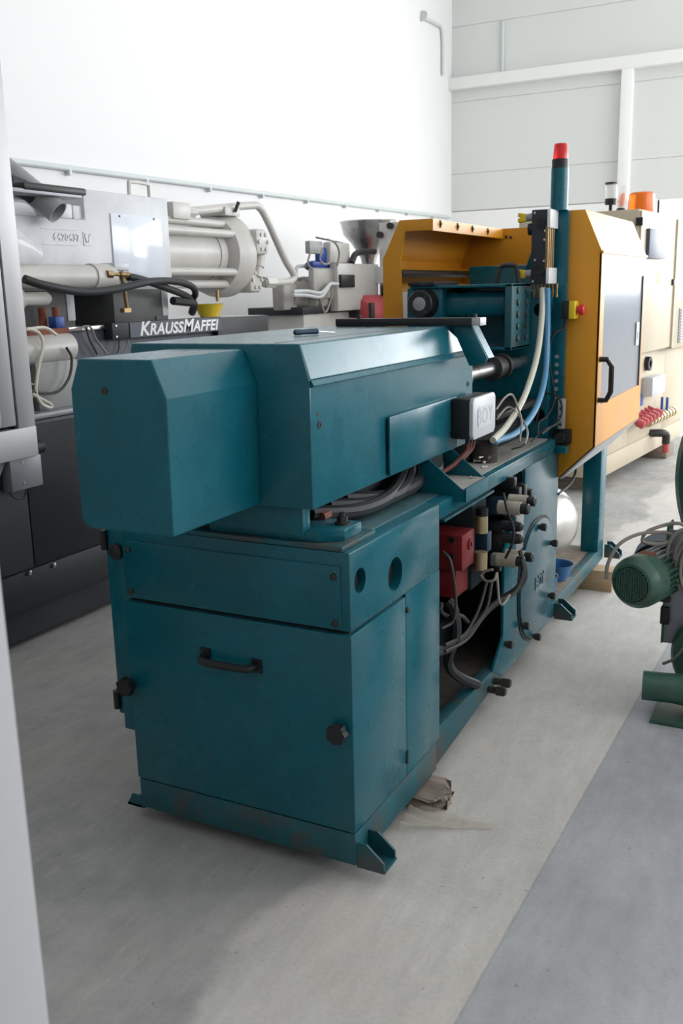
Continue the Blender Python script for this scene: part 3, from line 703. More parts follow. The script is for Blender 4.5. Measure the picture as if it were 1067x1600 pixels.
# emergency stop
es = A(893, 484, y=2.04)
eb = B().box(es.x - .034, es.x - .004, 2.0, 2.065, es.z - .037, es.z + .037).mk('stop_box', 'black', MC, bev=.004)
B().box(es.x - .004, es.x + .024, 2.0, 2.065, es.z - .037, es.z + .037).mk('stop_box_cover', 'yellow', eb, bev=.005)
B().lathe((es.x + .024, 2.032, es.z), (1, 0, 0), [(0, .014), (.012, .014), (.012, .022), (.030, .022), (.034, .016), (.034, 0)], 20).mk('stop_button', 'bright_red', eb)
B().tube([(es.x - .02, 2.03, es.z - .037), (es.x - .025, 2.02, es.z - .075), (es.x - .06, 1.99, es.z - .10), (es.x - .09, 1.985, es.z - .2), (-.06, 1.98, 1.15), (-.08, 1.97, 1.02)], .006, n=6).mk('cable', 'rubber', MC)
# warning beacon
bp_ = A(874, 300, y=2.03)
bc = B().lathe((bp_.x, 2.03, 1.905), (0, 0, 1), [(0, .036), (.165, .036)], 24).mk('beacon_post', 'teal', MC)
B().lathe((bp_.x, 2.03, 2.070), (0, 0, 1), [(0, .034), (.034, .034), (.036, .032)], 24).mk('beacon_collar', 'black', bc)
B().lathe((bp_.x, 2.03, 2.106), (0, 0, 1), [(0, .031), (.055, .027), (.060, .024), (.060, 0)], 24).mk('beacon_lens', 'red_lens', bc)
# cooling water manifold with flow tubes
mz1, mz0 = 1.905, 1.607
mx0, mx1 = -.108, -.036
mb = B().box(mx0, mx1, 1.935, 1.985, mz0, mz1).mk('manifold', 'anthracite', MC, bev=.003)
for z0, z1 in ((mz1 - .075, mz1), (mz0, mz0 + .065)):
    B().box(mx1 - .002, mx1 + .012, 1.915, 2.04, z0, z1).mk('manifold_cover', 'white_plastic', mb, bev=.003)
for k in range(4): B().cyl((mx1 - .004, 1.93 + .028 * k, mz0 + .06), (mx1 - .004, 1.93 + .028 * k, mz1 - .07), .008, n=8).mk('flow_tube', 'brass', mb)
for z in (mz0 + .06, mz1 - .055):
    B().lathe((-.067, 1.935, z), (0, -1, 0), [(0, .023), (.006, .023), (.006, .010), (.002, .010), (.002, 0)], 24).mk('sight_ring', 'black', mb)
for dx, dz in ((-.095, -.012), (-.05, -.085), (-.052, -.12), (-.09, -.20), (-.052, -.205), (-.052, -.25), (-.097, -.287)):
    piece('pan_screw', lambda b: b.lathe((0, 0, 0), (0, -1, 0), [(0, .0055), (.003, .0045), (.003, 0)], 10), 'steel', mb, (dx, 1.935, mz1 + dz))
for z in (1.878, 1.650):
    B().lathe((mx0, 1.96, z), (-1, 0, 0), [(0, .018), (.028, .014), (.03, .010), (.04, .010)], 14).mk('valve_stem', 'mid_grey', mb)
    B().prism([(mx0 - .028, z - .016), (mx0 - .062, z - .020), (mx0 - .066, z - .004), (mx0 - .045, z), (mx0 - .066, z + .004), (mx0 - .062, z + .020), (mx0 - .028, z + .014)], 'y', 1.948, 1.972).mk('valve_knob', 'yellow', mb, bev=.002)
B().cyl((mx0, 1.96, 1.83), (mx0 - .018, 1.96, 1.83), .024, n=18).mk('side_dial', 'black', mb)
for k in range(7):
    x = mx0 + .012 + .016 * k
    piece('hose_tail', lambda b: b.lathe((0, 0, 0), (0, 0, -1), [(0, .006), (.02, .006), (.021, .0045), (.04, .0045), (.041, .006), (.055, .006)], 8), 'brass', mb, (x, 1.95, mz0))
hA = [A(848, 450, y=1.93), A(846, 500, y=1.90), A(838, 560, y=1.80), A(818, 622, y=1.62), A(792, 665, y=1.42), A(770, 688, y=1.26)]
hA[-1].z = max(hA[-1].z, ZB + .02)
B().tube(hA, .0125, n=10).mk('water_hose', 'white_hose', MC)
hB = [A(855, 450, y=1.93), A(855, 520, y=1.92), A(851, 590, y=1.85), A(836, 640, y=1.70), A(808, 675, y=1.5), A(772, 690, y=1.28)]
hB[-1].z = max(hB[-1].z, ZB + .02)
B().tube(hB, .0125, n=10).mk('water_hose', 'blue_hose', MC)
# loose cables on the deck
for pts_, m_ in (([A(775, 640, y=1.35), A(788, 622, y=1.42), A(800, 617, y=1.5), A(810, 640, y=1.5), A(815, 660, y=1.45), A(812, 690, y=1.35)], 'cable_grey'),
                 ([A(775, 655, y=1.4), A(795, 636, y=1.5), A(815, 655, y=1.5), A(824, 675, y=1.4), A(818, 695, y=1.3), A(800, 702, z=ZB + .01)], 'cable_grey'),
                 ([A(830, 690, y=1.7), A(850, 672, y=1.8), A(872, 660, y=1.9), A(878, 640, y=1.95), A(872, 620, y=1.96), A(852, 614, y=1.97)], 'rubber'),
                 ([A(840, 680, y=1.75), A(842, 660, y=1.8), A(855, 650, y=1.9), A(866, 625, y=1.97), A(862, 590, y=1.97), A(856, 560, y=1.97)], 'rubber'),
                 ([A(846, 678, y=1.75), A(860, 668, y=1.85), A(875, 655, y=1.95)], 'rubber')):
    B().tube(pts_, .0042, n=6).mk('cable', m_, MC)
B().lathe((-.11, 1.36, ZB + .003), (0, 0, 1), [(0, .055), (.075, .055), (.075, .048), (.01, .048), (.01, 0)], 24).mk('band_heater', 'grime', MC)

# ---- hydraulic valves in the open bay
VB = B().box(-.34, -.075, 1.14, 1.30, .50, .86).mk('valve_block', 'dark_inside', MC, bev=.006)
B().box(-.06, -.012, .70, 1.20, .868, .876).mk('drip_channel', 'teal', MC)
rx = -.05
ra, rb_ = A(722, 838, x=rx), A(741, 826, x=rx)
rc = A(722, 893, x=rx)
red = B().box(rx - .20, rx, ra.y, rb_.y, rc.z, ra.z).mk('pump_control_block', 'red', MC, bev=.003)
for px, py in ((707, 843), (706, 869)):
    piece('socket_bolt', lambda b: b.lathe((0, 0, 0), (0, -1, 0), [(0, .011), (.008, .011), (.008, .006), (.003, .006), (.003, 0)], 12), 'dark_steel', red, A(px, py, y=ra.y))
B().lathe(A(734, 850, x=rx), (1, 0, 0), [(0, .021), (.005, .021), (.005, .009), (-.004, .009), (-.004, 0)], 18).mk('port_plug', 'red', red)
B().box(rx - .20, rx - .03, ra.y + .02, rb_.y + .02, rc.z - .11, rc.z).mk('lower_block', 'red', red, bev=.003)
vx = -.045
def vcyl(px, py0, py1, r, m_, nm, x=vx, nn=18):
    a, c = A(px, py0, x=x), A(px, py1, x=x)
    a.y = c.y = (a.y + c.y) / 2
    return B().cyl(c, a, r, n=nn).mk(nm, m_, MC)
vcyl(752, 806, 832, .024, 'gold', 'valve_coil'); vcyl(751, 862, 889, .024, 'gold', 'valve_coil')
vcyl(753, 793, 806, .022, 'black', 'coil_cap')
def pbox(px0, py0, px1, py1, x, dy, m_, nm, par=None, bev=.003, dx=.05):
    """box whose -Y face covers the pixel rectangle where its +X edge lies in plane x"""
    c = A(px1, (py0 + py1) / 2, x=x); y = c.y
    a = A(px0, py0, y=y); d = A(px1, py1, y=y)
    return B().box(a.x, d.x, y, y + dy, d.z, a.z).mk(nm, m_, par or MC, bev=bev)
pbox(742, 832, 761, 864, -.03, .05, 'navy', 'valve_body')
pbox(758, 781, 790, 806, -.005, .09, 'navy', 'valve_body')
pbox(759, 818, 785, 832, -.01, .07, 'black', 'connector')
pbox(760, 832, 784, 882, -.02, .07, 'dark_steel', 'valve_body')
pbox(766, 866, 783, 886, -.0, .035, 'mid_grey', 'connector')
pbox(770, 886, 781, 894, -.0, .02, 'black', 'connector_gland')
def solenoid(px, py, px1, r, y, m_='solenoid', cap=True):
    a = A(px, py, y=y); c = A(px1, py, y=y)
    s_ = B().cyl((a.x - .03, y, a.z), (c.x, y, a.z), r, n=20).mk('solenoid', m_, MC)
    if cap: B().lathe((c.x, y, a.z), (1, 0, 0), [(0, r * .8), (.026, r * .8), (.030, r * .6), (.030, 0)], 16).mk('solenoid_cap', 'black', s_)
solenoid(792, 793, 814, .024, 1.10)
solenoid(808, 782, 824, .022, 1.22)
solenoid(790, 875, 807, .024, 1.10)
solenoid(803, 868, 820, .022, 1.22)
for px, py, y in ((797, 822, 1.14), (797, 841, 1.12)):
    a = A(px, py, y=y); B().lathe((a.x - .03, y, a.z), (1, 0, 0), [(0, .018), (.05, .020), (.07, .016), (.078, .008), (.078, 0)], 16).mk('pilot_cap', 'rubber', MC)
pbox(785, 746, 803, 762, .03, .04, 'black', 'plug_connector', bev=.006)
pbox(793, 762, 810, 786, .03, .04, 'black', 'plug_connector')
pbox(806, 757, 819, 780, .03, .04, 'black', 'plug_connector')
pbox(819, 766, 829, 780, .03, .04, 'black', 'plug_connector')
pbox(786, 800, 800, 870, -.01, .10, 'dark_steel', 'valve_stack')
pbox(800, 796, 806, 865, .0, .1, 'mid_grey', 'sandwich_plate')
pbox(784, 888, 800, 905, -.02, .06, 'rubber', 'conduit_box')
hoses = [([A(786, 770, y=1.05), A(793, 800, y=1.03), A(802, 825, y=1.02), A(800, 850, y=1.03), A(790, 872, y=1.05)], .005, 'rubber'),
         ([A(818, 882, y=1.18), A(819, 900, y=1.16), A(808, 920, y=1.12), A(785, 935, y=1.08), A(760, 955, y=1.0), A(735, 985, y=.9), A(700, 1015, y=.75), A(670, 1022, y=.6)], .012, 'rubber'),
         ([A(812, 860, y=1.16), A(818, 890, y=1.15), A(805, 925, y=1.10), A(770, 945, y=1.02), A(730, 990, y=.88), A(690, 1012, y=.7), A(660, 1012, y=.6)], .008, 'cable_dark'),
         ([A(776, 894, y=1.0), A(778, 920, y=.99), A(780, 940, y=.98), A(786, 944, y=.98), A(796, 930, y=1.05)], .005, 'cable_grey'),
         ([A(770, 890, y=1.0), A(757, 893, y=1.0), A(752, 900, y=1.0), A(760, 908, y=.98), A(772, 906, y=.98), A(776, 895, y=1.0)], .005, 'cable_grey'),
         ([A(692, 862, y=.72), A(703, 875, y=.70), A(709, 905, y=.70), A(712, 940, y=.72), A(708, 970, y=.75), A(690, 982, y=.7)], .005, 'cable_dark'),
         ([A(700, 940, y=.8), A(708, 950, y=.8), A(713, 990, y=.8), A(700, 1035, y=.8), A(718, 1058, y=.9), A(745, 1070, y=1.0)], .018, 'rubber'),
         ([A(690, 942, y=.75), A(689, 955, y=.75), A(700, 963, y=.8), A(720, 962, y=.85), A(731, 972, y=.9)], .007, 'cable_dark'),
         ([A(760, 910, y=1.05), A(752, 940, y=1.0), A(742, 965, y=.95), A(725, 992, y=.85), A(695, 1008, y=.7)], .006, 'cable_dark'),
         ([A(768, 910, y=1.05), A(762, 945, y=1.0), A(750, 970, y=.95), A(728, 1000, y=.85), A(695, 1018, y=.7)], .006, 'cable_dark')]
for pts_, r_, m_ in hoses: B().tube(pts_, r_, n=7).mk('valve_cable', m_, MC)
B().tube([A(872, 772, x=.0), A(890, 757, x=.0), A(898, 742, x=.0), A(900, 728, x=.01)], .006, n=6).mk('cable', 'rubber', MC)

# ------------------------------------------------------------------ things in and on the teal machine
dc = A(885, 808, y=2.48)
dr_ = thing('steel_drum', 'round bare metal drum lying inside the teal machine base', 'drum', (-.25, 2.7, .185))
zc = .185 + .185
B().lathe((-.30, 2.62, .186 + .205), (.42, .9, 0), [(.01, 0), (.01, .185), (0, .193), (0, .20), (.06, .205), (.14, .197), (.21, .168), (.26, .12), (.28, .055), (.283, 0)], 44).mk('shell', 'drum_steel', dr_)
def bowl(name, label, cat, p, r, h, m_, handle=False, group=None):
    t = thing(name, label, cat, p, group)
    B().lathe(p, (0, 0, 1), [(0, 0), (0, r * .62), (h * .3, r * .78), (h * .95, r), (h, r * 1.06), (h, r * 1.02), (h * .93, r * .95), (h * .3, r * .73), (.006, r * .58), (.006, 0)], 32, close=False).mk('bowl_wall', m_, t)
    return t
pb = A(884, 897, z=.187)
bowl('blue_bowl', 'wide blue plastic bowl on the base of the teal machine', 'bowl', Vector((-.082, 2.40, .186)), .080, .08, 'blue_bowl')
bk = thing('blue_tin', 'small blue pail with wire handle beside the wide blue bowl', 'pail', (-.06, 2.19, .186))
B().lathe((-.06, 2.19, .186), (0, 0, 1), [(0, 0), (0, .032), (.076, .039), (.08, .041), (.08, .037), (.006, .030), (.006, 0)], 24, close=False).mk('pail_wall', 'blue_bowl', bk)
B().tube([(-.103, 2.19, .262), (-.095, 2.175, .28), (-.06, 2.165, .284), (-.025, 2.175, .28), (-.017, 2.19, .262)], .0035, n=6).mk('handle', 'cable_grey', bk)
wbk = A(935, 915, z=0)
tag(B().box(-.20, .10, 2.86, 2.98, 0, .112).mk('wooden_block', 'wood', bev=.003, loc=Vector((-.05, 2.92, 0))), 'pale timber block under the far rail of the teal machine', 'wood block')
# splintered block near the cabinet
sbk = B()
n1 = A(690, 1235, z=0)
pl = [(-.10, .43), (.055, .43), (.085, .455), (.092, .50), (.065, .545), (.05, .58), (-.10, .58)]
sbk.prism([(p[0], p[1]) for p in pl], 'z', 0, .046)
sb_ = sbk.mk('splintered_block', 'old_wood', bev=.007, loc=Vector((0, .5, 0)))
me = sb_.data
for v in me.vertices:
    if v.co.x > .03: v.co += Vector((random.uniform(-.012, .012), random.uniform(-.01, .01), random.uniform(-.014, .004) if v.co.z > .03 else 0))
tag(sb_, 'weathered splintered timber block under the teal cabinet', 'wood block')
# thin plastic film on the floor
fb = B(); nx, ny = 26, 12; grid = []
fa, fb2, fc = A(632, 1283, z=0), A(770, 1292, z=0), A(650, 1250, z=0)
for i in range(nx + 1):
    row = []
    for j in range(ny + 1):
        u, v = i / nx, j / ny
        p = fa.lerp(fb2, u) + (fc - fa) * (v - .5) * (1 - .75 * u) * 1.1
        z = .004 + abs(math.sin(v * 9 + u * 3 + math.sin(u * 7))) * .022 * (1 - u) + random.uniform(0, .003)
        row.append(fb.bm.verts.new((p.x, p.y, z)))
    grid.append(row)
for i in range(nx):
    for j in range(ny): fb.bm.faces.new((grid[i][j], grid[i + 1][j], grid[i + 1][j + 1], grid[i][j + 1]))
tag(fb.mk('plastic_film', 'film', ang=80, loc=Vector((fa.x, fa.y, 0))), 'crumpled clear plastic film on the floor beside the cabinet', 'plastic film')
# knife handle on the lid
kn = A(476, 518, z=ZT + .008)
kt = thing('screwdriver', 'small screwdriver with dark blue handle on the teal housing lid', 'screwdriver', (kn.x, kn.y, ZT))
ka, kb = A(459, 519.5, z=ZT + .010), A(497, 517.5, z=ZT + .010)
kd = (kb - ka).normalized()
B().lathe(ka, kd, [(0, .004), (.004, .0085), (.02, .0088), (.03, .0075), ((kb - ka).length * .95, .0085), ((kb - ka).length, .005)], 12).mk('handle', 'navy', kt)
B().cyl(kb - kd * .003, kb + kd * .06 + Vector((0, 0, -.006)), .002, n=6).mk('shaft', 'steel', kt)
# screws lying in the tray
for i, (px, py, a) in enumerate(((740, 720, .3), (748, 715, 1.2), (757, 722, 2.2), (752, 730, .8), (735, 745, .2), (764, 715, 1.7))):
    p = A(px, py, z=.977)
    t = thing('loose_screw', 'loose steel screw lying in the dusty tray', 'screw', (p.x, p.y, .972), 'loose screws in the tray')
    d = Vector((math.cos(a), math.sin(a), 0))
    B().lathe(p, d, [(0, .0055), (.004, .0055), (.004, .0022), (.024, .0022), (.025, 0)], 8).mk('shank', 'steel', t)

# ------------------------------------------------------------------ grey moulding machine along the wall
KX = -2.4
KM = thing('clamping_machine', 'large pale grey moulding machine with white lettered sign, along the wall', 'machine', (-2.9, 1.5, 0))
KE = 3.56
lowx = -2.2
B().box(-3.7, lowx, -1.4, KE, .17, 1.045).mk('lower_cabinet', 'anthracite', KM, bev=.006)
B().box(-3.65, lowx - .04, -1.4, KE - .04, .03, .17).mk('kick_plinth', 'anthracite', KM)
py0, py1 = A(52, 885, x=lowx).y, 3.5
pz = A(100, 869, x=lowx).z
B().box(lowx, lowx + .012, py0 + .004, py1, pz + .004, 1.03).mk('cabinet_panel', 'anthracite', KM, bev=.002)
B().box(lowx, lowx + .012, -1.3, py0 - .004, pz + .004, 1.03).mk('cabinet_panel', 'anthracite', KM, bev=.002)
B().box(lowx, lowx + .014, -1.3, py1, .19, pz - .003).mk('lower_panel', 'anthracite', KM, bev=.002)
piece('panel_knob', lambda b: b.lathe((0, 0, 0), (1, 0, 0), [(0, .012), (.01, .011), (.014, 0)], 12), 'steel', KM, A(83, 883, x=lowx + .014))
piece('panel_knob', lambda b: b.lathe((0, 0, 0), (1, 0, 0), [(0, .012), (.01, .011), (.014, 0)], 12), 'steel', KM, A(45, 895, x=lowx + .014))
B().box(-3.6, lowx - .01, -1.4, KE - .01, 1.045, 1.075).mk('cabinet_ledge', 'grey_panel', KM, bev=.01)
bt = A(418, 492, x=KX).z
B().box(-3.5, KX - .04, .2, KE, 1.07, bt - .02).mk('bed', 'slate', KM, bev=.006)
B().box(-3.5, KX - .02, .2, KE, bt - .022, bt).mk('bed_way', 'steel', KM, bev=.004)
sy0, sy1 = A(177, 520, x=KX + .03).y, A(347, 506, x=KX + .03).y
sz0, sz1 = A(177, 531, x=KX + .03).z, A(177, 505, x=KX + .03).z
B().box(KX - .045, KX - .0, sy1 - .004, KE + .001, sz0 - .1, bt - .001).mk('bed_end_panel', 'anthracite', KM, bev=.002)
sg = B().box(KX - .03, KX + .025, sy0, sy1, sz0, sz1).mk('sign_panel', 'anthracite', KM, bev=.003)
B().box(KX + .025, KX + .03, sy0 + .14, sy1 - .003, sz0 + .003, sz1 - .003).mk('sign_face', 'slate', sg)
ly0, ly1 = A(217, 515, x=KX + .031).y, A(340, 505, x=KX + .031).y
tx = text('sign_lettering', 'KraussMaffei', .105, 'lettering', sg, (KX + .0308, (ly0 + ly1) / 2, (sz0 + sz1) / 2), FACE_PX, extrude=.0008, shear=.25, offset=.0024, small_caps=.82, spacing=1.04, width=ly1 - ly0)
for y in (sy0 + .03, ): 
    for z in (sz0 + .015, sz1 - .015): piece('sign_screw', lambda b: b.lathe((0, 0, 0), (1, 0, 0), [(0, .007), (.004, .005), (.004, 0)], 10), 'steel', sg, (KX + .025, y, z))
# cast platen on grey shoes
BX = -2.5
yR = A(266, 380, x=BX).y; zT2 = A(266, 311, x=BX).z; zBt = A(265, 454, x=BX).z
yS = A(132, 330, x=BX).y; zS = A(132, 343, x=BX).z; yL = A(12, 400, x=BX).y
pl_ = B().prism([(yL, zBt), (yR, zBt), (yR, zT2), (yS, zT2), (yS, zS), (yL, zS)], 'x', BX - .64, BX).mk('cast_platen', 'cast_grey', KM, bev=.012)
text('cast_number', '6420437', .05, 'cast_grey', pl_, (BX + .001, A(104, 371, x=BX).y, A(104, 371, x=BX).z), FACE_PX, extrude=.004, offset=.001, spacing=1.1)
cy_, cz_ = A(94, 370, x=BX).y, A(94, 370, x=BX).z
for z in (-.038, .038): B().box(BX, BX + .004, cy_ - .13, cy_ + .12, cz_ + z - .002, cz_ + z + .002).mk('cast_frame', 'cast_grey', pl_)
em = A(136, 373, x=BX)
B().box(BX, BX + .004, em.y - .03, em.y + .03, em.z - .035, em.z - .031).box(BX, BX + .004, em.y - .03, em.y - .026, em.z - .035, em.z + .035).mk('cast_emblem_frame', 'cast_grey', pl_)
B().prism([(em.y - .018, em.z + .01), (em.y - .012, em.z + .026), (em.y + .004, em.z), (em.y - .006, em.z - .022)], 'x', BX, BX + .005).prism([(em.y + .006, em.z), (em.y + .024, em.z + .026), (em.y + .018, em.z + .004), (em.y + .008, em.z - .020)], 'x', BX, BX + .005).mk('cast_emblem', 'cast_grey', pl_)
# pale polycarbonate inspection plate
a_, b_ = A(171, 333, x=BX), A(256, 433, x=BX)
ip = B().box(BX + .001, BX + .008, a_.y, b_.y, b_.z - .01, a_.z).mk('inspection_plate', 'frosted_plate', pl_, bev=.003)
for y in (a_.y + .07, b_.y - .07): piece('plate_screw', lambda b: b.lathe((0, 0, 0), (1, 0, 0), [(0, .007), (.003, .006), (.003, 0)], 10), 'black', ip, (BX + .008, y, a_.z - .012))
# notch pieces in the step of the platen
B().box(BX - .30, BX - .02, A(118, 320, x=BX).y, yS + .002, zS, A(118, 320, x=BX).z).mk('key_block', 'cast_grey', KM, bev=.006)
B().box(BX - .12, BX - .015, A(97, 330, x=BX).y, A(117, 330, x=BX).y, zS, A(110, 318, x=BX).z).mk('key_block', 'cast_grey', KM, bev=.01)
B().lathe((BX - .35, yL - .2, zS - .02), (0, 1, 0), [(0, .12), (yS - yL + .1, .12)], 28).mk('tie_rod_nut', 'cast_grey', KM)
B().tube([(BX - .1, yR - .22, zT2 - .01), (BX - .1, yR - .22, zT2 + .07), (BX - .1, yR - .20, zT2 + .085), (BX - .1, yR - .06, zT2 + .085), (BX - .1, yR - .04, zT2 + .07), (BX - .1, yR - .04, zT2 - .01)], .012, n=8, smooth=2).mk('lift_handle', 'enamel', KM)
for pa, pb_ in (((167, 459), (265, 492)), ((22, 462), (120, 500))):
    a, c = A(pa[0], pa[1], x=BX + .05), A(pb_[0], pb_[1], x=BX + .05)
    s_ = B().box(BX - .55, BX + .04, a.y + .06, c.y - .03, bt, zBt + .01).mk('shoe', 'foot_grey', KM, bev=.006)
    B().box(BX + .03, BX + .045, c.y - .055, c.y, bt + .03, zBt + .005).mk('shoe_end', 'light_grey', s_, bev=.003)
    B().box(BX - .3, BX + .046, c.y - .12, c.y - .01, bt, bt + .03).mk('shoe_clamp', 'black', s_)
# cylinder with its flange and tie rods
CX = -2.80
fc_ = A(352, 401, x=CX); fcz = fc_.z + .005
rF = 61 * depth((CX, 3.95, fcz)) / FPX
yfl0 = A(355, 430, x=CX + .15).y - .02
yfl1 = A(404, 400, x=CX + rF).y
rB = 33 * depth((CX, 3.1, fcz)) / FPX * 1.25
cyl_ = B().lathe((CX, yR - .02, fcz), (0, 1, 0), [(0, rB), (yfl0 - yR - .05, rB), (yfl0 - yR - .05, rB + .008), (yfl0 - yR + .02, rB + .012)], 48).mk('clamp_cylinder', 'enamel', KM)
fl = B().lathe((CX, yfl0, fcz), (0, 1, 0), [(0, rB), (.03, rF * .90), (.10, rF * .97), (.13, rF), (yfl1 - yfl0 - .02, rF), (yfl1 - yfl0, rF * .95), (yfl1 - yfl0, 0)], 48).mk('flange', 'enamel', KM)
for ang in (58, 34, -30, -56, 130, 230):
    a = math.radians(ang); x, z = CX + rF * .82 * math.cos(a), fcz + rF * .82 * math.sin(a)
    B().cyl((x, yR - .03, z), (x, yfl0 + .08, z), .026, n=16).mk('tie_rod', 'enamel', fl)
B().box(CX - .05, CX + .16, yfl0 + .02, yfl1 - .02, fcz + rF - .03, fcz + rF + .025).mk('filler_block', 'enamel', KM, bev=.005)
B().cyl((CX + .17, yfl0 + .12, fcz + rF - .005), (CX + .19, yfl0 + .14, fcz + rF + .06), .012, n=8).mk('filler_pin', 'black', KM)
def lug(ang, L):
    a = math.radians(ang); d = Vector((math.cos(a), 0, math.sin(a)))
    c = Vector((CX, yfl1 + .03, fcz)) + d * rF * .78
    o = B().box(c.x - .09, c.x + .09, c.y - .06, c.y + .10, c.z - .085, c.z + .085).mk('port_block', 'enamel', KM, bev=.03)
    for k in range(6):
        b2 = 2 * math.pi * k / 6
        piece('port_bolt', lambda b: b.lathe((0, 0, 0), (1, 0, 0), [(0, .014), (.012, .013), (.012, 0)], 10), 'enamel', o, (c.x + .088, c.y + .02 + .055 * math.cos(b2), c.z + .055 * math.sin(b2)))
lug(22, 0); lug(-50, 0)
B().lathe((CX + .22, yfl1 + .08, fcz - .10), (0, .3, 1), [(-.05, .035), (.02, .035), (.02, .045), (.10, .045), (.10, .03), (.15, .03)], 16).mk('valve_stub', 'enamel', KM)
pp = CX + .12
B().tube([A(300, 330, x=pp), A(330, 327, x=pp), A(390, 321, x=pp), A(405, 324, x=pp), A(418, 345, x=pp), A(445, 405, x=pp), A(457, 425, x=pp), A(459, 434, x=pp), A(450, 440, x=pp), A(425, 441, x=pp), A(412, 442, x=pp)], .027, n=14, smooth=4).mk('oil_pipe', 'enamel', KM)
p_ = A(293, 331, x=pp); B().cyl(p_ + Vector((0, -.10, 0)), p_ + Vector((0, .06, .0)), .038, n=6).mk('pipe_nut', 'enamel', KM)
p_ = A(276, 330, x=pp); B().box(p_.x - .05, p_.x + .05, p_.y - .10, p_.y + .08, p_.z - .05, p_.z + .05).mk('pipe_flange', 'enamel', KM, bev=.006)
p_ = A(420, 441, x=pp); B().cyl(p_ + Vector((0, -.06, 0)), p_ + Vector((0, .07, 0)), .042, n=6).mk('pipe_nut', 'enamel', KM)
p_ = A(340, 468, x=CX + .2); B().cyl((p_.x, p_.y, p_.z - .012), (p_.x, p_.y, p_.z + .06), .012, n=8).mk('drain_cock', 'brass', KM)
# carriage ram in front of the platen
RX = -2.34
r1, r2 = A(10, 432, x=RX), A(146, 430, x=RX)
rr = 20 * depth(r1) / FPX
ram = B().lathe((RX, r1.y - .3, r1.z), (0, 1, 0), [(0, rr), (r2.y - r1.y + .27, rr), (r2.y - r1.y + .27, rr * 1.12), (r2.y - r1.y + .42, rr * 1.12), (r2.y - r1.y + .43, rr * 1.0)], 32).mk('ram', 'enamel', KM)
e0 = r2.y + .11
for z in (-.045, .03): B().box(RX - .05, RX + .05, e0, e0 + .12, r1.z + z, r1.z + z + .04).mk('clevis', 'cast_grey', ram, bev=.008)
f0 = A(166, 428, x=RX + .06); f1 = A(191, 430, x=RX + .06)
B().cyl(f0, f1, .011, n=8).cyl(f0, f0.lerp(f1, .35), .020, n=6).mk('ram_fitting', 'brass', ram)
B().cyl(f1 + Vector((0, 0, .02)), f1 + Vector((0, .02, -.19)), .011, n=10).cyl(f1 + Vector((0, -.02, 0)), f1 + Vector((0, .05, 0)), .017, n=8).box(f1.x - .015, f1.x + .015, f1.y - .02, f1.y + .035, f1.z - .19, f1.z - .168).mk('bleed_tap', 'brass', ram)
B().tube([A(38, 436, x=RX + .1), A(70, 446, x=RX + .12), A(130, 456, x=RX + .12), A(180, 452, x=RX + .12), A(235, 440, x=RX + .1), A(275, 440, x=RX + .02), A(300, 448, x=RX), A(305, 460, x=RX - .05), A(297, 470, x=RX - .1)], .020, n=12).mk('hydraulic_hose', 'rubber', KM)
B().tube([A(200, 432, x=RX + .06), A(225, 438, x=RX + .06), A(260, 450, x=RX), A(290, 462, x=RX - .05), A(303, 472, x=RX - .1)], .020, n=12).mk('hydraulic_hose', 'rubber', KM)
B().tube([A(270, 470, x=RX - .05), A(290, 472, x=RX - .05), A(303, 475, x=RX - .08), A(300, 488, x=RX - .15)], .024, n=10).mk('hydraulic_hose', 'rubber', KM)
# grey suction pipe and black ducting above
sx = BX + .02
B().tube([A(10, 285, x=sx), A(45, 300, x=sx), A(68, 318, x=sx)], .045, n=16, smooth=3).mk('duct', 'rubber', KM)
o_ = A(91, 332, x=sx + .10)
duct_d = Vector((.72, .22, -.62)).normalized()
B().lathe(o_, -duct_d, [(.22, 0), (.22, .052), (0, .052), (0, .059), (.34, .059), (.34, 0)], 28).mk('elbow_pipe', 'mid_grey', KM)
B().obox(A(55, 298, x=sx), (.28, .42, .035), Matrix.Rotation(.0, 3, 'Z')).mk('belt_pad', 'black', KM, bev=.01)
B().obox(A(40, 304, x=sx), (.26, .5, .02), Matrix.Rotation(.0, 3, 'Z')).mk('belt_plate', 'grey_panel', KM, bev=.004)
lm = A(42, 398, x=RX)
B().lathe(lm + Vector((0, -.20, .06)), (0, 1, -.25), [(0, .10), (.08, .10), (.22, .055), (.26, .05), (.26, 0)], 24).mk('work_light', 'clear_lens', KM)
# guard frame of the machine: aluminium sliding door
GXk = -2.12
d0 = A(54, 674, x=GXk); d1 = A(15, 130, x=GXk)
dy = (A(54, 674, x=GXk).y + A(16, 220, x=GXk).y) / 2
dz0 = d0.z - .05
gk = B().box(GXk - .06, GXk, dy - .10, dy, dz0, 2.75).mk('door_stile', 'aluminium', KM, bev=.004)
B().box(GXk - .05, GXk - .012, dy - .115, dy - .10, dz0 + .05, 2.7).mk('door_slot', 'black', gk)
B().box(GXk - .055, GXk + .002, dy - .20, dy - .115, dz0 + .09, 2.7).mk('door_inner_stile', 'aluminium', gk, bev=.004)
B().box(GXk - .055, GXk + .001, dy - 1.3, dy - .115, dz0 + .09, dz0 + .19).mk('door_rail', 'aluminium', gk, bev=.004)
B().box(GXk - .058, GXk + .003, dy - 1.3, dy - .0, dz0 - .06, dz0 + .075).mk('door_sill', 'aluminium', gk, bev=.004)
B().box(GXk - .03, GXk - .02, dy - 1.3, dy - .20, dz0 + .19, 2.7).mk('door_glass', 'dark_glass', gk)
B().box(GXk - .035, GXk - .005, dy - .212, dy - .20, dz0 + .19, 2.7).box(GXk - .035, GXk - .005, dy - 1.3, dy - .2, dz0 + .178, dz0 + .19).mk('door_seal', 'black', gk)
bxa, bxb = A(12, 690, x=GXk - .01), A(68, 757, x=GXk - .01)
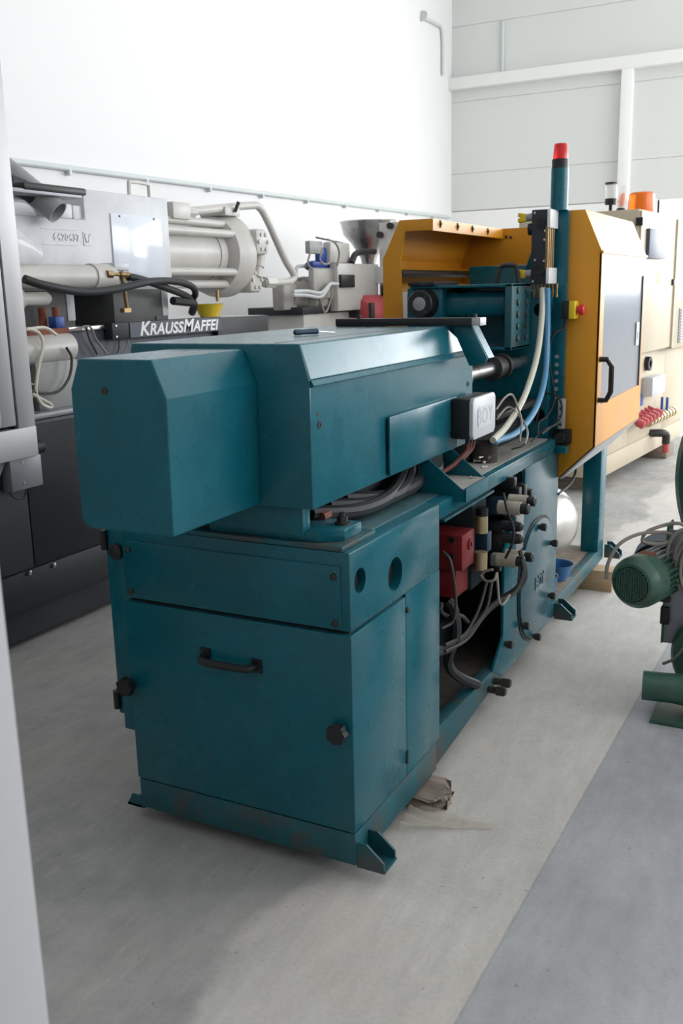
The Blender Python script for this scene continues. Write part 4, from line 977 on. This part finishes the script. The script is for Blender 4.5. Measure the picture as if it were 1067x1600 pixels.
cb = B().box(GXk - .12, GXk - .01, bxa.y, bxb.y, bxb.z, dz0 - .06).mk('cable_cover', 'grey_panel', KM, bev=.003)
B().prism([(dy - 1.3, dz0 - .06), (bxa.y - .001, dz0 - .06), (bxa.y - .17, dz0 - .30), (dy - 1.3, dz0 - .30)], 'x', GXk - .1, GXk - .03).mk('door_apron', 'grey_panel', KM)
for z in (dz0 - .08, bxb.z + .03): piece('cover_screw', lambda b: b.lathe((0, 0, 0), (1, 0, 0), [(0, .007), (.004, .006), (.004, 0)], 10), 'steel', cb, (GXk - .01, bxa.y + .07, z))
B().tube([(GXk - .07, bxa.y + .02, bxb.z + .02), (GXk - .07, bxa.y + .06, bxb.z - .04), (GXk - .07, bxa.y + .12, bxb.z - .05), (GXk - .07, bxa.y + .15, bxb.z + .01)], .006, n=6).mk('cable', 'cable_dark', KM)
B().cyl((GXk - .03, dy + .005, dz0 - .03), (GXk - .03, dy + .05, dz0 - .03), .03, n=14).mk('door_roller', 'black', KM)
# pump motor on the ledge, with cables
pm = A(70, 545, x=-2.33)
pr_ = 24 * depth(pm) / FPX
pmo = B().lathe((-2.33, pm.y - .35, pm.z), (0, 1, 0), [(0, pr_), (.35 + .13, pr_), (.35 + .155, pr_ * .93), (.35 + .165, pr_ * .7), (.35 + .165, 0)], 32).mk('drive_motor', 'enamel', KM)
B().box(-2.40, -2.28, pm.y - .12, pm.y + .16, 1.075, pm.z - pr_ * .8).mk('motor_stand', 'mid_grey', KM, bev=.004)
B().box(-2.42, -2.30, pm.y - .30, pm.y + .145, pm.z + pr_ - .02, pm.z + pr_ + .02).mk('terminal_plate', 'rust', pmo)
B().box(-2.36, -2.31, pm.y + .07, pm.y + .13, pm.z + pr_ + .02, pm.z + pr_ + .075).mk('blue_valve', 'motor_blue', pmo, bev=.004)
B().cyl((-2.335, pm.y + .10, pm.z + pr_ + .07), (-2.335, pm.y + .10, pm.z + pr_ + .12), .018, n=12).mk('valve_cap', 'rust', pmo)
p_ = A(67, 500, x=-2.40); B().cyl((p_.x, p_.y, p_.z - .05), (p_.x, p_.y, p_.z + .06), .020, n=12).mk('rusty_pin', 'rust', KM)
p_ = A(50, 467, x=-2.33); B().lathe((p_.x, p_.y - .2, p_.z), (0, 1, 0), [(0, .05), (.12, .05), (.12, .032), (.29, .032), (.31, .02), (.31, 0)], 20).mk('spindle', 'enamel', KM)
cx_ = -2.24
for pts_, m_, r_ in (([A(42, 513, x=cx_), A(60, 520, x=cx_), A(67, 540, x=cx_), A(60, 575, x=cx_), A(56, 610, x=cx_), A(64, 630, x=cx_), A(78, 637, x=cx_), A(80, 632, x=cx_), A(62, 622, x=cx_), A(50, 615, x=cx_)], 'white_hose', .008),
                     ([A(40, 515, x=cx_), A(70, 512, x=cx_), A(88, 523, x=cx_)], 'white_hose', .008),
                     ([A(104, 543, x=cx_), A(112, 560, x=cx_), A(108, 590, x=cx_), A(90, 612, x=cx_), A(60, 614, x=cx_), A(45, 608, x=cx_)], 'cable_dark', .007),
                     ([A(95, 570, x=cx_ - .05), A(80, 590, x=cx_ - .05), A(60, 600, x=cx_ - .05), A(46, 600, x=cx_ - .05)], 'cable_grey', .006),
                     ([A(95, 516, x=KX), A(120, 515, x=KX), A(133, 510, x=KX), A(142, 512, x=KX), A(150, 530, x=KX), A(167, 553, x=KX)], 'cable_grey', .006),
                     ([A(135, 511, x=KX), A(140, 530, x=KX), A(152, 553, x=KX)], 'cable_dark', .006),
                     ([A(186, 531, x=KX), A(186, 545, x=KX), A(183, 552, x=KX)], 'cable_dark', .004),
                     ([A(200, 531, x=KX), A(198, 542, x=KX), A(193, 552, x=KX)], 'cable_grey', .004)):
    B().tube(pts_, r_, n=7).mk('cable', m_, KM)
p_ = A(90, 610, x=-2.30); B().cyl((p_.x, p_.y - .3, p_.z), (p_.x, p_.y + .5, p_.z), .018, n=10).mk('lubrication_pipe', 'white_hose', KM)
# yellow bowl catching oil
yb = A(327, 491, z=bt); yb = Vector((-2.55, A(327, 491, x=-2.55).y, bt + .001))
bowl('yellow_bowl', 'yellow plastic bowl under the pale cylinder on the grey bed', 'bowl', yb, 22 * depth(yb) / FPX, .085, 'yellow_bowl')

# ------------------------------------------------------------------ injection unit with hopper, further along the wall
HX = -2.85
u0 = A(565, 440, x=HX)
HM = thing('hopper_machine', 'pale injection unit with steel hopper and blue motor behind the orange hood', 'machine', (HX - .4, u0.y, 0))
def hb_(px0, py0, px1, py1, dx, m_, nm, x=HX, bev=.006, par=None):
    a, c = A(px0, py0, x=x), A(px1, py1, x=x)
    return B().box(x - dx, x, a.y, c.y, c.z, a.z).mk(nm, m_, par or HM, bev=bev)
hb_(527, 411, 592, 482, .08, 'enamel', 'unit_cover')
ca, cb2 = A(592, 348, x=HX + .02), A(592, 500, x=HX + .02)
B().box(HX + .02, HX + .50, ca.y, ca.y + .35, 0, ca.z).mk('control_column', 'enamel', HM, bev=.006)
vent = hb_(533, 429, 555, 449, .03, 'black', 'vent_hood', x=HX + .025)
sa, sb3 = A(583, 417, y=ca.y - .06), A(600, 443, y=ca.y - .06)
B().box(sa.x, sb3.x, ca.y - .06, ca.y, sb3.z, sa.z).mk('socket_box', 'light_grey', HM, bev=.006)
sa, sb3 = A(595, 447, y=ca.y - .03), A(606, 465, y=ca.y - .03)
B().box(sa.x, sb3.x, ca.y - .03, ca.y, sb3.z, sa.z).mk('grip', 'black', HM, bev=.004)
for px, py in ((595, 367), (611, 353)):
    p = A(px, py, y=ca.y); B().cyl(p, p + Vector((0, -.04, 0)), .03, n=12).mk('selector_switch', 'black', HM)
p0 = A(575, 350, x=HX - .3); p1 = A(575, 382, x=HX - .3)
rh = 43 * depth(p0) / FPX
hp_ = B().lathe((p0.x, p0.y, p1.z - .25), (0, 0, 1), [(0, .06), (.12, .08), (.26, rh * .62), (.34, rh * .9), (.25 + p0.z - p1.z, rh), (.27 + p0.z - p1.z, rh * 1.03), (.28 + p0.z - p1.z, rh * 1.0), (.28 + p0.z - p1.z, 0)], 40).mk('hopper', 'steel', HM)
B().box(HX - .14, HX - .06, A(526, 400, x=HX).y, A(557, 400, x=HX).y, A(540, 411, x=HX).z, A(540, 378, x=HX).z).mk('feed_cowl', 'enamel', HM, bev=.02)
a, c = A(552, 411, x=HX), A(588, 393, x=HX)
B().tube([(HX - .02, a.y, a.z), (HX - .02, a.y + .12, a.z + .09), (HX - .02, c.y, c.z)], .028, n=8).mk('feed_arm', 'black', HM)
hb_(500, 386, 526, 410, .06, 'motor_blue', 'hydraulic_motor', x=HX - .1, bev=.02)
hb_(489, 408, 526, 420, .06, 'motor_blue', 'motor_base', x=HX - .1, bev=.01)
hb_(484, 376, 505, 397, .05, 'mid_grey', 'terminal_box', x=HX - .05, bev=.01)
hb_(490, 418, 527, 466, .06, 'enamel_grey', 'pump_block', x=HX - .05, bev=.02)
hb_(500, 448, 528, 490, .10, 'dark_steel', 'gear_case', x=HX - .12)
p = A(470, 466, x=HX - .25); rr_ = 33 * depth(p) / FPX
hf = B().lathe((p.x, p.y, p.z), (0, 1, 0), [(0, rr_ * .5), (.02, rr_ * .8), (.06, rr_ * .82), (.06, rr_), (.14, rr_), (.14, rr_ * .85), (.45, rr_ * .85)], 36).mk('motor_flange', 'enamel_grey', HM)
for k in range(10):
    a = 2 * math.pi * k / 10
    piece('flange_bolt', lambda b: b.lathe((0, 0, 0), (0, -1, 0), [(0, .022), (.03, .02), (.03, 0)], 8), 'enamel_grey', hf, (p.x + rr_ * .9 * math.cos(a), p.y + .06, p.z + rr_ * .9 * math.sin(a)))
p2 = A(440, 464, x=HX - .25)
B().box(p2.x - .06, p2.x + .06, p2.y - .06, p2.y + .16, p2.z - .11, p2.z + .11).mk('hydraulic_head', 'enamel_grey', HM, bev=.02)
B().cyl((p.x, p2.y + .1, p.z), (p.x, p.y, p.z), .08, n=18).mk('shaft_housing', 'enamel_grey', HM)
for dz in (0, -.06):
    B().tube([A(458, 456 - dz * 80, x=HX - .02), A(480, 455 - dz * 110, x=HX), A(500, 458 - dz * 100, x=HX), A(510, 450 - dz * 60, x=HX), A(516, 444, x=HX), A(528, 444, x=HX)], .015, n=8).mk('steel_pipe', 'light_grey', HM)
B().tube([A(463, 434, x=HX - .2), A(463, 420, x=HX - .2), A(467, 416, x=HX - .2), A(478, 416, x=HX - .2), A(488, 417, x=HX - .2)], .015, n=8, smooth=2).mk('bent_pipe', 'light_grey', HM)
B().lathe(A(480, 416, x=HX - .2), (0, 1, 0), [(0, .03), (.1, .05), (.25, .05)], 12).mk('cable_joint', 'dark_steel', HM)
for pts_ in ([A(504, 388, x=HX), A(500, 405, x=HX), A(508, 413, x=HX), A(520, 408, x=HX)], [A(512, 374, x=HX), A(524, 380, x=HX), A(530, 395, x=HX), A(527, 415, x=HX)], [A(484, 397, x=HX), A(481, 412, x=HX), A(487, 420, x=HX)], [A(500, 468, x=HX), A(508, 488, x=HX), A(516, 470, x=HX), A(519, 450, x=HX)]):
    B().tube(pts_, .009, n=6).mk('cable', 'cable_grey', HM)
B().cyl(A(494, 371, x=HX - .1), A(540, 381, x=HX - .1), .008, n=6).mk('cover_rod', 'dark_steel', HM)
a = A(465, 492, x=HX - .1); c = A(640, 492, x=HX - .1)
B().box(HX - .5, HX - .1, a.y + .1, c.y + 1.5, .0, a.z).mk('machine_bed', 'enamel', HM, bev=.01)
B().box(HX - .62, HX - .08, a.y + .05, c.y + 1.5, a.z, a.z + .06).mk('bed_rail', 'anthracite', HM, bev=.005)
hb_(560, 483, 600, 492, .3, 'dark_steel', 'nozzle_slide')
t_ = A(585, 480, x=HX + .1)
B().lathe((HX - .0, t_.y - .10, t_.z - .06), (0, 1, 0), [(0, 0), (.02, .12), (.08, .17), (.6, .17)], 24).mk('accumulator', 'tank_red', HM)
hb_(580, 473, 586, 500, .03, 'dark_steel', 'lever', x=HX + .2)
# its pale clamp section seen through the gap of the orange hood
hb_(634, 433, 735, 470, .3, 'white_plastic', 'clamp_cover', x=HX - .05)
p = A(643, 438, x=HX - .04); B().cyl(p, p + Vector((.02, 0, 0)), .05, n=14).mk('red_button', 'tank_red', HM)
for k in range(4):
    p = A(656 + 4 * k, 439, x=HX - .04); B().box(p.x, p.x + .01, p.y, p.y + .06, p.z - .03, p.z + .04).mk('indicator', 'print', HM)

# ------------------------------------------------------------------ cream control machine, turned a little
c1, c2_ = A(945, 742, z=.13), A(1060, 680, z=.13)
cd1 = (c2_ - c1).normalized()
rzc = math.atan2(-cd1.x, cd1.y)
near = A(933, 749, z=.13)
CR = thing('control_cabinet_machine', 'cream moulding machine with tall switch cabinet and amber lamps behind the orange gate', 'machine', (near.x, near.y, 0), rz=rzc)
Rm = Matrix.Rotation(rzc, 3, 'Z'); Ri = Matrix.Rotation(-rzc, 3, 'Z')
def CA(px, py, lx):
    """pixel -> local point on the plane local x = lx of the cream machine"""
    n = Rm @ Vector((1, 0, 0)); o = Vector((near.x, near.y, 0)) + Rm @ Vector((lx, 0, 0))
    d = ray(px, py); t = (o - CAM).dot(n) / d.dot(n)
    return Ri @ (CAM + d * t - Vector((near.x, near.y, 0)))
LEN = CA(1062, 679, 0).y
B().box(-1.1, 0, 0, LEN, .13, 1.12).mk('base_body', 'cream', CR, bev=.006)
sE = CA(978, 690, 0).y; 
for y0, y1 in ((.02, sE), (sE + .006, CA(1036, 600, 0).y), (CA(1036, 600, 0).y + .006, LEN - .01)):
    B().box(0, .006, y0, y1, .30, 1.09).mk('base_panel', 'cream', CR, bev=.002)
B().box(0, .012, 0, LEN, .13, .285).mk('skirt_panel', 'cream', CR, bev=.002)
OX = .10
u = CA(1003, 326, OX); uz1 = u.z; uy0 = u.y
uz0 = CA(1006, 553, OX).z
ys = CA(1053, 430, OX).y
B().box(-.9, OX - .02, uy0, ys + 1.6, uz0, uz1).mk('switch_cabinet', 'cream', CR, bev=.006)
cdoor = B().box(OX - .02, OX, uy0 + .01, ys - .01, uz0 + .01, uz1 - .012).mk('cabinet_door', 'cream', CR, bev=.003)
B().box(OX - .03, OX + .012, ys + .02, ys + 1.6, uz0 - .01, uz1 - .04).mk('cabinet_door', 'cream', CR, bev=.004)
B().box(OX - .01, OX + .016, ys - .01, ys + .03, uz0, uz1 - .03).mk('door_edge', 'cream', CR)
a, c = CA(1010, 357, OX), CA(1034, 405, OX)
B().box(OX, OX + .03, a.y, c.y, c.z, a.z).mk('display_panel', 'slate', cdoor, bev=.004)
a = CA(1028, 434, OX)
B().prism([(a.y - .055, a.z - .05), (a.y + .055, a.z - .05), (a.y, a.z + .06)], 'x', OX, OX + .002).mk('warning_triangle', 'yellow', cdoor)
B().prism([(a.y - .006, a.z - .03), (a.y + .008, a.z + .0), (a.y - .004, a.z), (a.y + .004, a.z + .03), (a.y - .012, a.z - .004), (a.y, a.z - .004)], 'x', OX + .002, OX + .003).mk('warning_symbol', 'black', cdoor)
p = CA(1003, 346, OX); B().box(OX - .04, OX + .012, uy0 - .008, uy0 + .02, p.z - .03, p.z + .03).mk('hinge', 'black', cdoor)
p = CA(1050, 442, OX); B().box(OX, OX + .02, p.y - .02, p.y + .02, p.z - .02, p.z + .03).mk('latch', 'dark_steel', cdoor)
a, c = CA(1061, 482, OX + .012), CA(1075, 532, OX + .012)
vt = B().box(OX + .012, OX + .02, a.y, c.y, c.z, a.z).mk('vent_frame', 'mid_grey', CR)
for k in range(12):
    z = c.z + (a.z - c.z) * (k + .5) / 12
    piece('vent_slat', lambda b: b.box(0, .014, 0, .30, -.006, .006), 'light_grey', vt, (OX + .018, a.y + .02, z))
a = CA(1060, 460, OX + .012); B().box(OX + .012, OX + .014, a.y - .04, a.y + .1, a.z - .05, a.z + .05).mk('rating_plate', 'light_grey', CR)
# cooling fittings low on the side
a, c = CA(1003, 590, .006), CA(1022, 612, .006)
B().box(.006, .10, a.y, c.y, c.z, a.z).mk('socket_box', 'light_grey', CR, bev=.01)
p = CA(1009, 568, .006); B().lathe(p, (1, 0, 0), [(0, .06), (.04, .06), (.04, .03), (.0, .03)], 20).mk('hose_ring', 'dark_steel', CR)
p = CA(1003, 623, .008); B().box(.006, .009, p.y - .04, p.y + .04, p.z - .06, p.z + .05).mk('blue_sticker', 'motor_blue', CR)
for k in range(6):
    p = CA(993 + 5.6 * k, 654 - 3.4 * k, .05)
    B().lathe((.0, p.y, p.z), (1, .0, -.45), [(0, .022), (.07, .022), (.07, .035), (.13, .035), (.14, .02), (.14, 0)], 10).mk('red_tap', 'tank_red', CR)
a, c = CA(1013, 660, .06), CA(1050, 660, .06)
for k in range(9):
    y = a.y + (c.y - a.y) * k / 8
    B().lathe((.05, y, a.z), (0, 1, 0), [(0, .045), (.05, .045), (.05, .035), (.10, .035)], 10).mk('coupling', 'gold', CR)
for px in (1033, 1041):
    p = CA(px, 650, .06); B().cyl(p, p + Vector((0, 0, .17)), .012, n=8).mk('blue_lever', 'motor_blue', CR)
p = CA(1022, 676, .03); B().tube([p + Vector((-.03, -.05, 0)), p + Vector((.06, 0, 0)), p + Vector((.09, .05, -.02)), p + Vector((.09, .06, -.10))], .035, n=10).mk('elbow_fitting', 'dark_steel', CR)
p = p + Vector((.09, .06, -.14)); B().cyl(p + Vector((0, 0, -.04)), p + Vector((0, 0, .05)), .03, n=10).mk('drain_cap', 'tank_red', CR)
# lamps on top
la = CA(954, 325, -.30)
def on_top(px, lx): 
    p = CA(px, 322, lx); return Vector((lx, max(p.y, uy0 + .06), uz1))
q = on_top(954, -.45)
l1 = B().lathe(q, (0, 0, 1), [(0, .016), (.12, .016), (.12, .05), (.17, .052), (.17, .0)], 18).mk('lamp_stem', 'black', CR)
B().lathe(q + Vector((0, 0, .17)), (0, 0, 1), [(0, .05), (.12, .052), (.12, 0)], 20).mk('lamp_glass', 'clear_lens', l1)
B().lathe(q + Vector((0, 0, .29)), (0, 0, 1), [(0, .056), (.015, .056), (.015, 0)], 20).mk('lamp_cap', 'black', l1)
q = on_top(970, -.33)
l2 = B().lathe(q, (0, 0, 1), [(0, .11), (.03, .10), (.045, .05), (.08, .03), (.08, 0)], 20).mk('beacon_base', 'black', CR)
B().lathe(q + Vector((0, 0, .08)), (.15, 0, 1), [(0, .03), (.05, .05), (.12, .05), (.17, .03), (.19, 0)], 16).mk('beacon_bulb', 'clear_lens', l2)
B().lathe(q + Vector((0, 0, .09)), (.15, 0, 1), [(0, .015), (.05, .028), (.09, .025), (.12, 0)], 12).mk('beacon_filament', 'orange_lens', l2)
q = on_top(1002, -.06)
B().lathe(q, (0, 0, 1), [(0, .105), (.02, .11), (.15, .10), (.165, .085), (.165, 0)], 28).mk('amber_lamp', 'orange_lens', CR)
# timber under the cream machine
pw = A(1024, 708, z=0)
wk = thing('timber_bearer', 'dark timber bearer under the cream machine', 'wood block', (pw.x, pw.y, 0))
for lx, ly in ((-.1, LEN * .78), ):
    o = Vector((near.x, near.y, 0)) + Rm @ Vector((lx, ly, 0))
    B().obox(o + Vector((0, 0, .064)), (.30, .26, .128), Rm).mk('timber', 'old_wood', wk, bev=.004)
o = Vector((near.x, near.y, 0)) + Rm @ Vector((-.3, .25, 0))
t2 = thing('timber_bearer', 'timber bearer under the near end of the cream machine behind the metal drum', 'wood block', (o.x, o.y, 0))
B().obox(o + Vector((0, 0, .064)), (.5, .2, .128), Rm).mk('timber', 'old_wood', t2, bev=.004)

# ------------------------------------------------------------------ green machine with motor, cropped by the frame
GN = thing('green_blower', 'green blower with finned electric motor, outlet pipe and coiled grey cable', 'machine', (.85, 1.55, 0))
mcx = A(986, 914, y=1.42)
mdir = Vector((.30, .95, .0)).normalized()
mr_ = 42 * depth(mcx) / FPX
fan = B().lathe(mcx, mdir, [(.006, 0), (.006, mr_ * .66), (0, mr_ * .68), (.004, mr_ * .78), (.03, mr_ * .97), (.05, mr_), (.11, mr_)], 40).mk('fan_cover', 'green', GN)
# grille bars of the fan cover
e1 = mdir.cross(Vector((0, 0, 1))).normalized(); e2 = Vector((0, 0, 1))
g_ = B()
for k in range(-6, 7):
    hgt = mr_ * .64 * math.sqrt(max(0, 1 - (k / 6.6) ** 2)); off = mr_ * .64 * k / 6.6
    g_.cyl(mcx + e1 * off - e2 * hgt, mcx + e1 * off + e2 * hgt, .0028, n=5)
    g_.cyl(mcx + e2 * off - e1 * hgt, mcx + e2 * off + e1 * hgt, .0028, n=5)
gr_ = g_.mk('grille', 'green', fan); gr_['kind'] = 'stuff'
B().lathe(mcx - mdir * .001, mdir, [(0, 0), (0, .012), (.006, .012)], 6, close=False).mk('grille_hub', 'green', fan)
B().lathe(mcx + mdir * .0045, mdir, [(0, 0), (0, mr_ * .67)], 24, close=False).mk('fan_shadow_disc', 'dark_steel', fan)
body = B().lathe(mcx + mdir * .11, mdir, [(0, mr_ * .80), (.21, mr_ * .80), (.21, mr_ * .95), (.24, mr_ * .95), (.24, 0)], 32).mk('motor_body', 'green', GN)
for k in range(28):
    a = 2 * math.pi * k / 28
    rad = (e1 * math.cos(a) + e2 * math.sin(a))
    m3 = Matrix((mdir, rad, mdir.cross(rad))).transposed()
    B().obox(mcx + mdir * .215 + rad * mr_ * .89, (.205, mr_ * .20, .0035), m3).mk('cooling_fin', 'aluminium' if 4 < k < 12 else 'green', body)
B().obox(mcx + mdir * .115 + e2 * mr_ * .93, (.05, .055, .016), Matrix((e1, mdir, e2)).transposed()).mk('rust_patch', 'rust', fan, bev=.006)
B().obox(mcx + mdir * .11 - e1 * (mr_ * .95), (.05, .05, .05), Matrix((e1, mdir, e2)).transposed()).mk('motor_lug', 'green', body, bev=.006)
# upright flat post carrying the motor
pyy = 1.62
pa_, pb2 = A(1045, 830, y=pyy), A(1045, 1040, y=pyy)
pw_ = A(1066, 900, y=pyy).x
B().box(pa_.x - .008, pa_.x, pyy, pyy + .12, .22, pa_.z + .02).mk('stand_web', 'green', GN, bev=.002)
B().box(pa_.x - .008, pw_ + .06, pyy + .008, pyy + .016, .22, pa_.z + .005).mk('stand_plate', 'grey_panel', GN, bev=.002)
B().box(pa_.x - .06, pa_.x + .02, pyy - .01, pyy + .1, mcx.z - mr_ * 1.15, mcx.z - mr_ * .95).mk('motor_bracket', 'dark_steel', GN, bev=.004)
B().box(pa_.x - .014, pa_.x + .02, pyy - .01, pyy + .03, .30, .37).mk('clamp_bracket', 'black', GN, bev=.004)
# pale drum cover behind the motor (belt guard)
bg = A(1010, 880, y=1.78)
B().lathe((bg.x + .05, 1.76, bg.z - .03), (.2, 1, 0), [(0, .12), (.05, .12), (.05, 0)], 30).mk('belt_pulley', 'black', GN)
B().lathe((bg.x + .08, 1.82, bg.z - .02), (.2, 1, 0), [(0, .15), (.03, .15), (.03, 0)], 30).mk('belt_guard', 'light_grey', GN)
# big round casing cropped at the frame edge
wc = A(1064, 770, y=1.75)
R2 = .55
B().lathe((wc.x + R2 * .765, 1.95, wc.z), (.45, .89, 0), [(-.06, 0), (-.06, R2 * .93), (-.03, R2), (.06, R2), (.06, 0)], 56).mk('round_casing', 'green', GN)
fz = A(1035, 1070, y=1.45)
pc = A(1004, 1070, y=1.42)
B().lathe((pc.x, 1.42, pc.z), (1, .12, 0), [(.004, .0), (.004, .048), (0, .050), (0, .056), (.11, .056), (.16, .062), (.5, .075), (.5, 0)], 32).mk('outlet_pipe', 'green', GN)
B().lathe((pc.x + .245, 1.60, pc.z + .08), (.35, .93, 0), [(-.07, 0), (-.07, .15), (-.05, .17), (.06, .17), (.06, 0)], 40).mk('fan_casing', 'green', GN)
q0 = A(1016, 1122, z=.012)
B().box(q0.x, q0.x + .6, q0.y - .02, q0.y + .3, .0, .012).mk('base_plate', 'green', GN, bev=.002)
B().box(q0.x + .22, q0.x + .5, q0.y + .05, q0.y + .2, .012, pc.z - .04).mk('casing_foot', 'green', GN)
# coiled cable over the post
ck = []
for k in range(4):
    cx2, cz2 = pa_.x + .075 + .008 * k, pa_.z - .10 - .012 * k
    rx_, rz_ = .072 - .010 * k, .125 - .012 * k
    for j in range(14):
        a = math.pi / 2 + 2 * math.pi * j / 14
        ck.append((cx2 + rx_ * math.cos(a) * (1 + .12 * math.sin(k * 2 + a)), pyy - .025 - .006 * k + .01 * math.sin(a * 2 + k), cz2 + rz_ * math.sin(a)))
B().tube(ck, .0065, n=8, smooth=3).mk('coiled_cable', 'cable_grey', GN)
B().tube([A(947, 905, y=1.45), A(950, 880, y=1.47), A(968, 850, y=1.5), A(1000, 834, y=1.55), A(1035, 832, y=1.6), A(1052, 836, y=1.61)], .007, n=8).mk('motor_cable', 'cable_grey', GN)
B().tube([A(1050, 845, y=1.6), A(1030, 850, y=1.58), A(1008, 848, y=1.56), A(1004, 842, y=1.56), A(1012, 830, y=1.57), A(1040, 820, y=1.6), A(1062, 818, y=1.6), A(1075, 826, y=1.62)], .007, n=8).mk('motor_cable', 'cable_grey', GN)
B().tube([A(1036, 1037, y=1.6), A(1052, 1030, y=1.58), A(1066, 1015, y=1.56), A(1080, 990, y=1.56)], .006, n=8).mk('motor_cable', 'cable_grey', GN)
print('objects', len(bpy.data.objects))
